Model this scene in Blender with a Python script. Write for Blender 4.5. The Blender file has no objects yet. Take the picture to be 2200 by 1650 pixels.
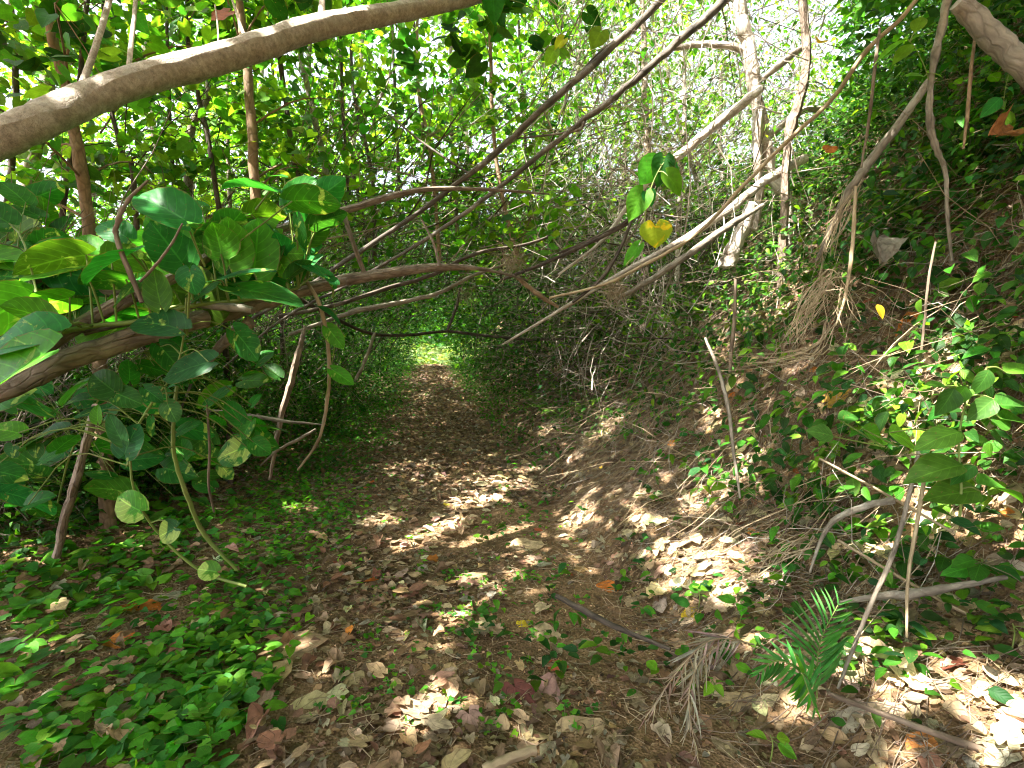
import bpy, math, random
import numpy as np
from mathutils import Vector, Matrix
rng = np.random.default_rng(7); random.seed(7)
scene = bpy.context.scene
COL = scene.collection
# ------------------------------------------------------------ camera, sky, sun, exposure
F = 1100.0; PITCH = math.radians(3.4); CAMZ = 1.5
cam_d = bpy.data.cameras.new('camera'); cam_d.lens = 18.0; cam_d.sensor_width = 36.0
cam_d.clip_start = 0.02; cam_d.clip_end = 2000
cam = bpy.data.objects.new('camera', cam_d); COL.objects.link(cam)
cam.location = (0, 0, CAMZ); cam.rotation_euler = (math.pi/2 - PITCH, 0, 0)
scene.camera = cam
SUN = np.array([-0.42, -0.30, 0.86]); SUN /= np.linalg.norm(SUN)
elev = math.asin(SUN[2]); az = math.atan2(SUN[0], SUN[1])
w = bpy.data.worlds.new('World'); scene.world = w; w.use_nodes = True
nt = w.node_tree; bg = nt.nodes['Background']
sky = nt.nodes.new('ShaderNodeTexSky'); sky.sky_type = 'NISHITA'; sky.sun_disc = False
sky.sun_elevation = elev; sky.sun_rotation = az; sky.dust_density = 6.0; sky.air_density = .7
hs = nt.nodes.new('ShaderNodeHueSaturation'); hs.inputs['Saturation'].default_value = .45; hs.inputs['Value'].default_value = 1.1
nt.links.new(sky.outputs[0], hs.inputs['Color']); nt.links.new(hs.outputs[0], bg.inputs[0]); bg.inputs[1].default_value = 0.15
sd = bpy.data.lights.new('sun', 'SUN'); sd.energy = 5.0; sd.angle = math.radians(0.5); sd.color = (1, .95, .86)
so = bpy.data.objects.new('sun', sd); COL.objects.link(so)
so.rotation_euler = Vector(SUN).to_track_quat('Z', 'Y').to_euler(); so.location = (0, 0, 20)
vs = scene.view_settings; vs.view_transform = 'Standard'; vs.look = 'None'; vs.exposure = 2.75; vs.gamma = 1
cy = scene.cycles
cy.max_bounces = 6; cy.diffuse_bounces = 4; cy.transmission_bounces = 4; cy.glossy_bounces = 2
cy.use_denoising = True; cy.denoiser = 'OPENIMAGEDENOISE'; cy.denoising_prefilter = 'ACCURATE'; cy.sample_clamp_indirect = 4.0; cy.pixel_filter_type = 'BLACKMAN_HARRIS'; cy.filter_width = 1.1
cy.caustics_reflective = False; cy.caustics_refractive = False

# ------------------------------------------------------------ helpers
def P(px, py, d):
    "world point seen at picture position px,py (2200x1650), at distance d along the path"
    a = (px-1100)/F; b = (825-py)/F
    v = np.array([a, math.cos(PITCH)+b*math.sin(PITCH), -math.sin(PITCH)+b*math.cos(PITCH)])
    v *= d/v[1]
    return np.array([v[0], v[1], v[2]+CAMZ])
def ss(a, b, x):
    t = np.clip((x-a)/(b-a), 0, 1); return t*t*(3-2*t)
_nf = [(rng.uniform(-1, 1, 2)*f, rng.uniform(0, 6.28), a) for f, a in
       [(0.5,.10),(0.9,.07),(1.7,.05),(2.8,.035),(4.5,.02),(7,.013),(11,.009),(16,.006),(23,.004),(.7,.08),(1.3,.05),(6,.015),(9,.01)]]
def gnoise(x, y):
    s = 0
    for (k, p, a) in _nf: s = s + a*np.sin(k[0]*x+k[1]*y+p)
    return s
def ground(x, y):
    x = np.asarray(x, float); y = np.asarray(y, float)
    yy = np.clip(y, -3, 40)
    u = x + 0.155*yy - 1.15 - .12*np.sin(yy*1.1)
    H = 8.0 - 4.9*ss(4.5, 9.5, y) 
    up = np.maximum(u, 0)
    prof = .5*np.minimum(up, 1.3) + 1.12*np.maximum(up-1.3, 0)
    prof = np.where(up < .4, prof*ss(-.0, .4, up+.0)*1.0, prof)
    prof = H*(1-np.exp(-(prof/H)**1.6*1.15))**(1/1.6) if False else np.where(prof < H*.7, prof, H*.7+(H*.3)*np.tanh((prof-H*.7)/(H*.3)))
    base = 0.95*ss(4, 22, y) - 0.9*ss(26, 45, y)
    left = .25*ss(1.8, 5, -(x+.155*yy)) 
    rough = .25+1.2*ss(0, 1.5, u)+.8*ss(1.8, 3, -(x+.155*yy))
    return base + prof + left + gnoise(x, y)*rough*.6
def gpt(px, py):
    "where the line of sight at px,py meets the ground"
    lo = .6
    for d in np.arange(.8, 40, .04):
        p = P(px, py, d)
        if p[2] <= ground(p[0], p[1]): return p
    return P(px, py, 30)
def gz(x, y, e=.06):
    n = np.stack([-(ground(x+e, y)-ground(x-e, y))/(2*e), -(ground(x, y+e)-ground(x, y-e))/(2*e), np.ones_like(np.asarray(x, float))], -1)
    return n/np.linalg.norm(n, axis=-1, keepdims=True)
# sun flecks that reach the ground (px, py, radius in picture pixels)
FL = [(1510,1215,92),(1450,1190,46),(1575,1235,48),(1330,905,34),(1530,905,26),(1180,925,18),(1110,1045,34),(1020,1082,42),(965,1130,40),
 (885,1170,38),(820,1120,34),(1060,1040,30),(740,1240,30),(870,1255,26),(1290,940,22),(1240,985,20),(1560,1285,34),(1930,905,56),(2010,935,52),
 (2110,1545,62),(1960,1500,30),(2190,1480,45),(2130,1090,50),(1040,1365,18),(955,1490,24),(900,1570,30),(1580,820,24),(1650,690,26),(1700,630,26),
 (1130,1010,20),(2050,770,50),(1500,1080,36),(1620,980,22),(1860,1190,20),(1850,1420,30),(930,800,9),(960,815,12),(1400,1120,20),(1230,1130,18),
 (300,1180,20),(2190,1180,40),(1700,800,22),(1950,1060,22),(1440,1020,22)]
FLP = []
for a, b, r in FL:
    p = gpt(a, b); FLP.append((p, r*p[1]/F*1.05))
for a, b, d, r in [(700,45,3.3,.14),(760,40,3.5,.1),(815,590,3.6,.12),(840,585,3.6,.1),(1620,230,5.6,.4),(1640,330,5.6,.35),(1600,60,5.6,.3),(400,590,2.9,.07),
                   (540,150,5,.14),(200,480,4,.12),(330,440,2.9,.16),(270,1080,2.3,.1),(270,940,2.3,.08),(2060,860,2.4,.2),(1850,1000,2.6,.12),(1410,500,3.2,.2),(600,450,3.1,.2),
                   (1500,300,5.2,.5),(1400,80,4.6,.4),(1500,60,4.6,.4),(1560,470,5,.4),(1700,250,5.3,.3),(100,650,2.6,.1)]:
    FLP.append((P(a, b, d), r))
def keep_light(pos, grow=1.0):
    "True where a leaf may hang without closing the gaps the sun comes through"
    ok = np.ones(len(pos), bool)
    for p, r in FLP:
        dlt = pos-p; t = dlt@SUN
        q = dlt - t[:, None]*SUN
        ok &= ~((np.linalg.norm(q, axis=1) < r*grow+.07) & (t > .25))
    return ok
# ---- nodes
def mat(name):
    m = bpy.data.materials.new(name); m.use_nodes = True; m.node_tree.nodes.clear(); return m
class N:
    def __init__(s, m): s.t = m.node_tree
    def __call__(s, typ, ins=None, **kw):
        n = s.t.nodes.new('ShaderNode'+typ)
        for k, v in kw.items(): setattr(n, k, v)
        for k, v in (ins or {}).items():
            if hasattr(v, 'is_linked') or isinstance(v, bpy.types.NodeSocket): s.t.links.new(v, n.inputs[k])
            else: n.inputs[k].default_value = v
        return n
    def ramp(s, fac, stops):
        n = s('ValToRGB', {0: fac}); e = n.color_ramp.elements
        while len(e) < len(stops): e.new(.5)
        for q, (p, c) in zip(e, stops): q.position = p; q.color = (*c, 1) if len(c) == 3 else c
        return n.outputs[0]
def leaf_mat(name, rough=.42, trans=.4, vein=0.0, vcolr=(.33,.45,.10), veincol=(.25,.4,.08), boost=2.2, spots=0.15, varieg=0.0, tcol=(1.15,1.1,.35)):
    m = mat(name); n = N(m)
    at = n('Attribute', attribute_name='tint').outputs['Color']
    tc = n('TexCoord'); uv = n('SeparateXYZ', {0: tc.outputs['UV']})
    s_ = n('Math', {0: n('Math', {0: uv.outputs[0], 1: .5}, operation='SUBTRACT').outputs[0]}, operation='ABSOLUTE').outputs[0]
    noi = n('TexNoise', {'Vector': tc.outputs['Object'], 'Scale': 22.0, 'Detail': 3.0})
    f = n('MapRange', {0: noi.outputs[0], 1: .35, 2: .7, 3: 1-spots*1.6, 4: 1+spots}).outputs[0]
    col = n('VectorMath', {0: at, 3: f}, operation='SCALE').outputs[0]
    if varieg > 0:
        mp = n('Mapping', {0: tc.outputs['Object']}); mp.inputs['Scale'].default_value = (1, 1, 1)
        v1 = n('TexNoise', {'Vector': mp.outputs[0], 'Scale': 9.0, 'Detail': 4.0, 'Distortion': 1.2})
        vf = n('MapRange', {0: v1.outputs[0], 1: .62-varieg*.1, 2: .68-varieg*.1, 3: 0, 4: .8}).outputs[0]
        col = n('MixRGB', {0: vf, 1: col, 2: (*vcolr, 1)}).outputs[0]
    bump_in = noi.outputs[0]
    if vein > 0:
        vcol = n('VectorMath', {0: n('VectorMath', {0: col, 3: 2.1}, operation='SCALE').outputs[0], 1: (.02, .035, .004)}, operation='ADD').outputs[0]
        mid = n('MapRange', {0: s_, 1: .012, 2: .03, 3: 1, 4: 0}).outputs[0]
        q = n('Math', {0: n('Math', {0: s_, 1: -.75}, operation='MULTIPLY').outputs[0], 1: uv.outputs[1]}, operation='ADD').outputs[0]
        sn = n('Math', {0: n('Math', {0: q, 1: 40.0}, operation='MULTIPLY').outputs[0]}, operation='SINE').outputs[0]
        lat = n('MapRange', {0: sn, 1: .86, 2: 1.0, 3: 0, 4: .55}).outputs[0]
        vv = n('Math', {0: mid, 1: lat}, operation='MAXIMUM').outputs[0]
        vm = n('Math', {0: vv, 1: vein}, operation='MULTIPLY').outputs[0]
        col = n('MixRGB', {0: vm, 1: col, 2: vcol}).outputs[0]
        bump_in = n('Math', {0: n('Math', {0: sn, 1: .12}, operation='MULTIPLY').outputs[0], 1: noi.outputs[0]}, operation='SUBTRACT').outputs[0]
    bp = n('Bump', {'Height': bump_in, 'Strength': .5, 'Distance': .004})
    edge = n('MapRange', {0: n('Math', {0: s_, 1: n('Math', {0: noi.outputs[0], 1: .16}, operation='MULTIPLY').outputs[0]}, operation='ADD').outputs[0], 1: .555, 2: .575, 3: 0, 4: .7}).outputs[0]
    big = n('TexNoise', {'Vector': tc.outputs['Object'], 'Scale': 60.0, 'Detail': 2.0})
    sp = n('MapRange', {0: big.outputs[0], 1: .70, 2: .73, 3: 0, 4: .75}).outputs[0]
    col = n('MixRGB', {0: n('Math', {0: edge, 1: sp}, operation='MAXIMUM').outputs[0], 1: col, 2: (.16, .11, .04, 1)}).outputs[0]
    pr = n('BsdfPrincipled', {'Base Color': col, 'Roughness': rough, 'Normal': bp.outputs[0], 'Specular IOR Level': .14})
    tcl = n('VectorMath', {0: col, 1: (tcol[0]*boost, tcol[1]*boost, tcol[2]*boost)}, operation='MULTIPLY').outputs[0]
    tr = n('BsdfTranslucent', {'Color': tcl})
    mx = n('MixShader', {0: trans, 1: pr.outputs[0], 2: tr.outputs[0]})
    n('OutputMaterial', {0: mx.outputs[0]})
    return m
def bark_mat(name, c1, c2, c3, scale=18, stretch=.35, bump=.6, rough=.85, patch=0.0, crack=0.5):
    m = mat(name); n = N(m)
    tc = n('TexCoord')
    mp = n('Mapping', {0: tc.outputs['UV']}); mp.inputs['Scale'].default_value = (1, stretch, 1)
    a = n('TexNoise', {'Vector': tc.outputs['Object'], 'Scale': scale*.35, 'Detail': 5.0})
    b = n('TexNoise', {'Vector': mp.outputs[0], 'Scale': scale, 'Detail': 6.0, 'Roughness': .7})
    v = n('TexVoronoi', {'Vector': mp.outputs[0], 'Scale': scale*1.5}, feature='DISTANCE_TO_EDGE')
    col = n.ramp(a.outputs[0], [(.3, c1), (.52, c2), (.72, c3)])
    dk = n('MapRange', {0: b.outputs[0], 1: .3, 2: .6, 3: .55, 4: 1.15}).outputs[0]
    ck = n('MapRange', {0: v.outputs[0], 1: 0, 2: .12, 3: 1-crack*.6, 4: 1}).outputs[0]
    k = n('Math', {0: dk, 1: ck}, operation='MULTIPLY').outputs[0]
    col = n('VectorMath', {0: col, 3: k}, operation='SCALE').outputs[0]
    if patch:
        l = n('TexNoise', {'Vector': tc.outputs['Object'], 'Scale': 5.0, 'Detail': 6.0, 'Roughness': .75})
        lf = n('MapRange', {0: l.outputs[0], 1: .56, 2: .62, 3: 0, 4: patch}).outputs[0]
        col = n('MixRGB', {0: lf, 1: col, 2: (.42, .40, .34, 1)}).outputs[0]
    h = n('Math', {0: b.outputs[0], 1: ck}, operation='ADD').outputs[0]
    bp = n('Bump', {'Height': h, 'Strength': bump, 'Distance': .012})
    pr = n('BsdfPrincipled', {'Base Color': col, 'Roughness': rough, 'Normal': bp.outputs[0], 'Specular IOR Level': .25})
    n('OutputMaterial', {0: pr.outputs[0]})
    return m
def dry_mat(name, trans=.25):
    m = mat(name); n = N(m)
    at = n('Attribute', attribute_name='tint').outputs['Color']
    tc = n('TexCoord'); uv = n('SeparateXYZ', {0: tc.outputs['UV']})
    s_ = n('Math', {0: n('Math', {0: uv.outputs[0], 1: .5}, operation='SUBTRACT').outputs[0]}, operation='ABSOLUTE').outputs[0]
    noi = n('TexNoise', {'Vector': tc.outputs['Object'], 'Scale': 28.0, 'Detail': 5.0, 'Roughness': .65})
    f = n('MapRange', {0: noi.outputs[0], 1: .3, 2: .72, 3: .55, 4: 1.3}).outputs[0]
    col = n('VectorMath', {0: n('VectorMath', {0: at, 3: f}, operation='SCALE').outputs[0], 1: (1.03, 1.0, .83)}, operation='MULTIPLY').outputs[0]
    # radiating veins from the petiole: angle around the leaf base
    ang = n('Math', {0: n('Math', {0: uv.outputs[0], 1: .5}, operation='SUBTRACT').outputs[0], 1: n('Math', {0: uv.outputs[1], 1: .02}, operation='ADD').outputs[0]}, operation='ARCTAN2').outputs[0]
    sn = n('Math', {0: n('Math', {0: ang, 1: 11.0}, operation='MULTIPLY').outputs[0]}, operation='COSINE').outputs[0]
    vm = n('MapRange', {0: sn, 1: .9, 2: 1.0, 3: 0, 4: .45}).outputs[0]
    col = n('MixRGB', {0: vm, 1: col, 2: (.10, .06, .04, 1)}).outputs[0]
    h = n('Math', {0: noi.outputs[0], 1: vm}, operation='SUBTRACT').outputs[0]
    bp = n('Bump', {'Height': h, 'Strength': .7, 'Distance': .006})
    pr = n('BsdfPrincipled', {'Base Color': col, 'Roughness': .7, 'Normal': bp.outputs[0], 'Specular IOR Level': .3})
    tr = n('BsdfTranslucent', {'Color': n('VectorMath', {0: col, 3: 1.2}, operation='SCALE').outputs[0]})
    n('OutputMaterial', {0: n('MixShader', {0: trans, 1: pr.outputs[0], 2: tr.outputs[0]}).outputs[0]})
    return m
M = {}
M['leaf'] = leaf_mat('leaf_green', .5, .45, .16)
M['gloss'] = leaf_mat('leaf_glossy', .42, .35, .4)
M['pothos'] = leaf_mat('leaf_pothos', .42, .38, .6, varieg=.15)
M['varieg'] = leaf_mat('leaf_variegated', .4, .3, .6, varieg=1.2)
M['yellow'] = leaf_mat('leaf_yellow', .5, .4, .12, vcolr=(.16,.30,.02), varieg=1.6)
M['dry'] = dry_mat('leaf_dry')
M['bark_big'] = bark_mat('bark_tan', (.33,.27,.21),(.44,.37,.29),(.54,.47,.385), 46, .9, .7, crack=.22, patch=.3)
M['bark_long'] = bark_mat('bark_dark_grey', (.07,.06,.05),(.13,.11,.09),(.24,.20,.165), 14, .2, .6, patch=.3)
M['bark_red'] = bark_mat('bark_red', (.17,.125,.095),(.27,.205,.155),(.36,.29,.23), 20, .3, 1.0, patch=.2)
M['bark_tan'] = bark_mat('bark_orange', (.20,.13,.075),(.27,.18,.105),(.33,.24,.155), 14, .4, .5)
M['bark_grey'] = bark_mat('bark_grey', (.16,.13,.10),(.26,.22,.17),(.36,.32,.26), 16, .3, .6, patch=.4)
M['bark_dark'] = bark_mat('bark_dark', (.045,.035,.028),(.085,.065,.05),(.13,.105,.08), 16, .3, .7)
M['bark_pale'] = bark_mat('bark_pale', (.26,.20,.15),(.48,.42,.35),(.66,.61,.54), 12, .4, .6, patch=.6)
M['stem'] = bark_mat('stem_green', (.14,.20,.04),(.20,.26,.06),(.26,.28,.09), 8, .3, .2, .5, crack=.1)
M['twig'] = bark_mat('twig_brown', (.11,.075,.05),(.19,.14,.10),(.30,.24,.18), 14, .3, .3, crack=.2)
M['straw'] = bark_mat('straw', (.26,.19,.11),(.38,.29,.18),(.50,.40,.27), 14, .3, .3, crack=.2)

# ---- mesh accumulation
def TPL(ws, ts, nw, ybase=0.0, fold=.25, droop=.25, wave=.0, jag=0.0, curl=0.0, seed=0):
    "leaf template: rows along the blade, columns across; length 1, width from ws"
    r = np.random.default_rng(seed)
    V = []; UV = []
    cols = np.linspace(-1, 1, nw+1)
    for i, (t, wd) in enumerate(zip(ts, ws)):
        for c in cols:
            j = 1+jag*r.uniform(-1, 1) if abs(c) > .9 else 1
            x = c*wd*j
            y = t - ybase*math.sin(min(1, abs(c)*1.0)*math.pi*.62)*(1-t)**3
            if abs(c) > .9: y += jag*.25*r.uniform(-1, 1)*.5
            z = abs(x)*fold - droop*t*t + wave*math.sin(t*9+c*2+seed)*abs(c) + curl*(x*x)*4 + (r.uniform(-1,1)*wave*.4)
            V.append((x, y, z)); UV.append((.5+c*.5, t))
    Fc = []
    k = nw+1
    for i in range(len(ts)-1):
        for c in range(nw):
            Fc.append((i*k+c, i*k+c+1, (i+1)*k+c+1, (i+1)*k+c))
    return np.array(V), np.array(Fc), np.array(UV)
HT = [0,.08,.2,.38,.58,.78,.92,1]
T = {}
T['heart'] = [TPL([.20,.38,.46,.46,.36,.21,.08,.0], HT, 6, .32, f, d, .02, 0, 0, i) for i, (f, d) in enumerate([(.15,.2),(.3,.35),(.05,.1),(.4,.25)])]
T['heart_m'] = [TPL([.24,.47,.44,.24,0], [0,.2,.45,.75,1], 2, .3, f, d, .02, 0, 0, i) for i, (f, d) in enumerate([(.15,.2),(.35,.3),(0,.1)])]
T['heart_s'] = [TPL([.26,.46,.0], [0,.35,1], 2, .2, f, d, 0, 0, 0, i) for i, (f, d) in enumerate([(.2,.2),(.4,.3)])]
T['ovate'] = [TPL([.03,.17,.28,.33,.29,.18,.07,.0], HT, 4, .0, f, d, .015, 0, 0, i) for i, (f, d) in enumerate([(.2,.2),(.4,.3),(.1,.35)])]
T['ovate_m'] = [TPL([.03,.26,.30,.18,0], [0,.2,.5,.78,1], 2, 0, f, d, .02, 0, 0, i) for i, (f, d) in enumerate([(.2,.2),(.4,.35)])]
T['ovate_s'] = [TPL([.05,.28,.0], [0,.42,1], 2, 0, f, d, 0, 0, 0, i) for i, (f, d) in enumerate([(.2,.2),(.5,.3)])]
T['pothos'] = [TPL([.14,.28,.36,.39,.36,.26,.12,.0], HT, 8, .22, f, d, .02, 0, 0, i) for i, (f, d) in enumerate([(.12,.12),(.35,.22),(.2,.3),(.02,.1)])]
T['lance'] = [TPL([.02,.09,.13,.14,.12,.08,.03,.0], HT, 2, 0, .4, .3, .01, 0, 0, i) for i in range(2)]
T['dry'] = [TPL(ws, HT, 8, .3, f, d, wv, .12, cu, i) for i, (f, d, wv, cu, ws) in enumerate([(.03,.04,.03,.0,[.2,.40,.36,.50,.34,.28,.10,.01]),(.05,-.04,.04,.04,[.18,.36,.46,.46,.38,.24,.12,.01]),(-.06,.06,.04,.04,[.25,.46,.38,.44,.30,.30,.14,.02]),(.2,.1,.05,.1,[.18,.36,.46,.44,.38,.20,.10,.01]),(0,.03,.035,0,[.22,.42,.40,.52,.36,.22,.12,.01]),(.3,.4,.12,.4,[.18,.36,.46,.46,.38,.24,.12,.01])])]
T['dry_m'] = [TPL(ws, [0,.2,.45,.75,1], 4, .3, f, d, .05, .22, cu, i) for i, (f, d, cu, ws) in enumerate([(.1,.05,.05,[.24,.47,.44,.26,0.02]),(.3,-.1,.2,[.14,.30,.40,.16,.02]),(-.15,.1,.1,[.24,.38,.50,.26,.02]),(0,0,0,[.3,.42,.46,.34,.12]),(.2,.2,.1,[.2,.5,.3,.34,.0])])]
T['crumple'] = [TPL([.15,.34,.5,.42,.5,.36,.42,.22,.2,.02], [0,.08,.2,.32,.45,.58,.7,.82,.92,1], 12, .3, .25, .1, .16, .14, .35, 5+i) for i in range(3)]
T['dry_o'] = [TPL([.03,.22,.28,.18,0.02], [0,.2,.45,.75,1], 2, 0, f, d, .05, .15, cu, i) for i, (f, d, cu) in enumerate([(.3,.1,.2),(.6,-.1,.4)])]
class Acc:
    def __init__(s): s.V=[]; s.F=[]; s.UV=[]; s.C=[]; s.MI=[]; s.n=0
    def add(s, V, Fc, UV, C, mi=0):
        V = np.asarray(V, float); Fc = np.asarray(Fc, np.int64)
        s.V.append(V); s.F.append(Fc+s.n); s.UV.append(np.asarray(UV, float)); s.C.append(np.broadcast_to(C, V.shape).copy()); s.n += len(V)
        s.MI.append(np.full(len(Fc), mi, np.int32))
    def leaves(s, tpl, pos, R, size, tint, width=None):
        "many leaves: pos (n,3), R (n,3,3) columns = right, along, normal; size (n,), tint (n,3)"
        n = len(pos)
        if n == 0: return
        which = rng.integers(0, len(tpl), n)
        for k in range(len(tpl)):
            idx = np.where(which == k)[0]
            if len(idx) == 0: continue
            V, Fc, UV = tpl[k]
            S = np.ones((len(idx), 3))*size[idx][:, None]
            if width is not None: S[:, 0] *= width[idx]
            L = V[None]*S[:, None, :]
            W = np.einsum('nij,nvj->nvi', R[idx], L) + pos[idx][:, None, :]
            nv = len(V)
            FF = (Fc[None]+(np.arange(len(idx))*nv)[:, None, None]).reshape(-1, 4)
            CC = np.repeat(tint[idx], nv, axis=0)
            s.add(W.reshape(-1, 3), FF, np.tile(UV, (len(idx), 1)), CC)
    def tube(s, pts, rad, sides=6, sub=4, wob=0.0, tint=(.2,.15,.1), knob=0.0, cap=True, mi=0):
        pts = np.asarray(pts, float); rad = np.asarray(rad, float)*np.ones(len(pts))
        m = len(pts)
        if sub > 1 and m > 1:
            tt = np.linspace(0, m-1, (m-1)*sub+1); o = []; rr = np.interp(tt, np.arange(m), rad)
            E = np.vstack([2*pts[0]-pts[1], pts, 2*pts[-1]-pts[-2]])
            for t in tt:
                i = min(int(t), m-2); f = t-i; a, b, c, d = E[i], E[i+1], E[i+2], E[i+3]
                o.append(.5*((2*b)+(-a+c)*f+(2*a-5*b+4*c-d)*f*f+(-a+3*b-3*c+d)*f**3))
            pts = np.array(o); rad = rr
        n = len(pts)
        if wob: pts = pts + rng.normal(0, 1, (n, 3))*wob*rad[:, None]
        if knob: rad = rad*(1+knob*np.abs(rng.normal(0, 1, n)))
        tg = np.gradient(pts, axis=0); tg /= (np.linalg.norm(tg, axis=1, keepdims=True)+1e-9)
        ref = np.array([0.13, .4, .9]) if abs(tg[0][2]) < .85 else np.array([1., .2, 0])
        a = np.cross(tg, ref); a /= (np.linalg.norm(a, axis=1, keepdims=True)+1e-9); b = np.cross(tg, a)
        th = np.linspace(0, 2*math.pi, sides+1)
        L = np.concatenate([[0], np.cumsum(np.linalg.norm(np.diff(pts, axis=0), axis=1))])
        rv = rad[:, None]*(1+(rng.uniform(-.06, .06, (n, sides+1)) if sides > 5 else 0))
        if np.ndim(rv) and rv.shape[1] > 1: rv[:, -1] = rv[:, 0]
        V = pts[:, None]+(np.cos(th)[None, :, None]*a[:, None]+np.sin(th)[None, :, None]*b[:, None])*(rv[:, :, None] if rv.shape[1] > 1 else rad[:, None, None])
        k = sides+1
        UV = np.stack([np.broadcast_to(th/(2*math.pi)*max(.02, rad.mean()*6.28), (n, k)), np.broadcast_to(L[:, None], (n, k))], -1).reshape(-1, 2)
        i, j = np.meshgrid(np.arange(n-1), np.arange(sides), indexing='ij')
        q = np.stack([i*k+j, i*k+j+1, (i+1)*k+j+1, (i+1)*k+j], -1).reshape(-1, 4)
        s.add(V.reshape(-1, 3), q, UV, np.array(tint), mi)
        if cap and sides > 3:
            for e, pp, rr_ in ((0, pts[0]-tg[0]*rad[0]*.3, 0), (n-1, pts[-1]+tg[-1]*rad[-1]*.3, 0)):
                ring = V[e, :sides]; c = np.vstack([ring, pp[None]])
                f = np.array([(x, (x+1) % sides, sides, sides) for x in range(sides)])
                s.add(c, f, np.zeros((len(c), 2)), np.array(tint), mi)
        return pts
    def build(s, name, mats, parent=None, smooth=True, origin=None):
        me = bpy.data.meshes.new(name)
        V = np.concatenate(s.V); Fq = np.concatenate(s.F); UV = np.concatenate(s.UV); C = np.concatenate(s.C); MI = np.concatenate(s.MI)
        if origin is None:
            origin = np.zeros(3)
        V = V-np.asarray(origin)
        tri = Fq[:, 2] == Fq[:, 3]
        cnt = np.where(tri, 3, 4)
        me.vertices.add(len(V)); me.vertices.foreach_set('co', V.astype(np.float32).ravel())
        flat = Fq.ravel(); mask = np.ones((len(Fq), 4), bool); mask[tri, 3] = False
        loops = flat[mask.ravel()]
        me.loops.add(len(loops)); me.loops.foreach_set('vertex_index', loops.astype(np.int32))
        st = np.concatenate([[0], np.cumsum(cnt)[:-1]])
        me.polygons.add(len(Fq)); me.polygons.foreach_set('loop_start', st.astype(np.int32)); me.polygons.foreach_set('loop_total', cnt.astype(np.int32))
        me.polygons.foreach_set('material_index', MI)
        me.polygons.foreach_set('use_smooth', np.full(len(Fq), smooth))
        uvl = me.uv_layers.new(name='UVMap'); uvl.data.foreach_set('uv', UV[loops].astype(np.float32).ravel())
        ca = me.color_attributes.new('tint', 'FLOAT_COLOR', 'POINT')
        ca.data.foreach_set('color', np.concatenate([C, np.ones((len(C), 1))], 1).astype(np.float32).ravel())
        me.update(calc_edges=True)
        for mt in (mats if isinstance(mats, (list, tuple)) else [mats]): me.materials.append(mt)
        o = bpy.data.objects.new(name, me); COL.objects.link(o); o.location = tuple(origin)
        if parent is not None:
            o.parent = parent; o.location = tuple(np.asarray(origin)-np.array(parent.location))
        return o
def tag(o, label=None, cat=None, group=None, kind=None):
    if label: o['label'] = label
    if cat: o['category'] = cat
    if group: o['group'] = group
    if kind: o['kind'] = kind
    return o
def empty(name, loc, label, cat, group=None):
    o = bpy.data.objects.new(name, None); o.location = tuple(float(v) for v in loc); o.empty_display_size = .1
    COL.objects.link(o); return tag(o, label, cat, group)
def unit(v): v = np.asarray(v, float); return v/(np.linalg.norm(v, axis=-1, keepdims=True)+1e-9)
def frames(along, nrm):
    "rotation matrices with columns right, along, normal"
    y = unit(along); z = nrm - (nrm*y).sum(-1, keepdims=True)*y; z = unit(z); x = np.cross(y, z)
    return np.stack([x, y, z], -1)
def rand_frames(n, tilt=.7, droop=.3):
    a = rng.uniform(0, 2*math.pi, n)
    al = np.stack([np.cos(a), np.sin(a), rng.normal(-droop, .35, n)], -1)
    nr = np.stack([rng.normal(0, tilt, n), rng.normal(0, tilt, n), np.ones(n)], -1)
    return frames(al, nr)
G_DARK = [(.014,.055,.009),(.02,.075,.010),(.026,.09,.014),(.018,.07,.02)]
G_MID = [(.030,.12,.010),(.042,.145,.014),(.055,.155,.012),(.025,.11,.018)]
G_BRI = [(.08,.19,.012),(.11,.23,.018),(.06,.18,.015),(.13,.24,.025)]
BROWN = [(.25,.17,.10),(.19,.125,.075),(.30,.215,.13),(.14,.085,.055),(.21,.135,.095),(.26,.175,.115),(.11,.07,.045),(.35,.27,.17),(.21,.15,.085),(.15,.10,.07),(.22,.155,.11),(.31,.28,.23),(.27,.23,.18)]
def tints(pal, n, j=.25):
    p = np.array(pal)[rng.integers(0, len(pal), n)]
    return p*np.exp(rng.normal(0, j, (n, 1)))*np.exp(rng.normal(0, .08, (n, 3)))

# ============================================================ SETTING
def grid(x0, x1, y0, y1, st, hole=None):
    xs = np.arange(x0, x1+st/2, st); ys = np.arange(y0, y1+st/2, st)
    X, Y = np.meshgrid(xs, ys, indexing='ij')
    return X, Y
soil = mat('soil'); n = N(soil)
tc = n('TexCoord').outputs['Object']
a = n('TexNoise', {'Vector': tc, 'Scale': 2.2, 'Detail': 8.0, 'Roughness': .65}); b = n('TexNoise', {'Vector': tc, 'Scale': 45.0, 'Detail': 6.0, 'Roughness': .7})
c = n('TexVoronoi', {'Vector': tc, 'Scale': 70.0})
col = n.ramp(a.outputs[0], [(.3, (.11,.068,.036)), (.5, (.195,.122,.064)), (.7, (.27,.175,.095))])
k = n('MapRange', {0: b.outputs[0], 1: .3, 2: .7, 3: .55, 4: 1.45}).outputs[0]
col = n('VectorMath', {0: col, 3: k}, operation='SCALE').outputs[0]
h = n('Math', {0: b.outputs[0], 1: c.outputs[0]}, operation='ADD').outputs[0]
bp = n('Bump', {'Height': h, 'Strength': .9, 'Distance': .015})
n('OutputMaterial', {0: n('BsdfPrincipled', {'Base Color': col, 'Roughness': .95, 'Normal': bp.outputs[0], 'Specular IOR Level': .15}).outputs[0]})
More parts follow.
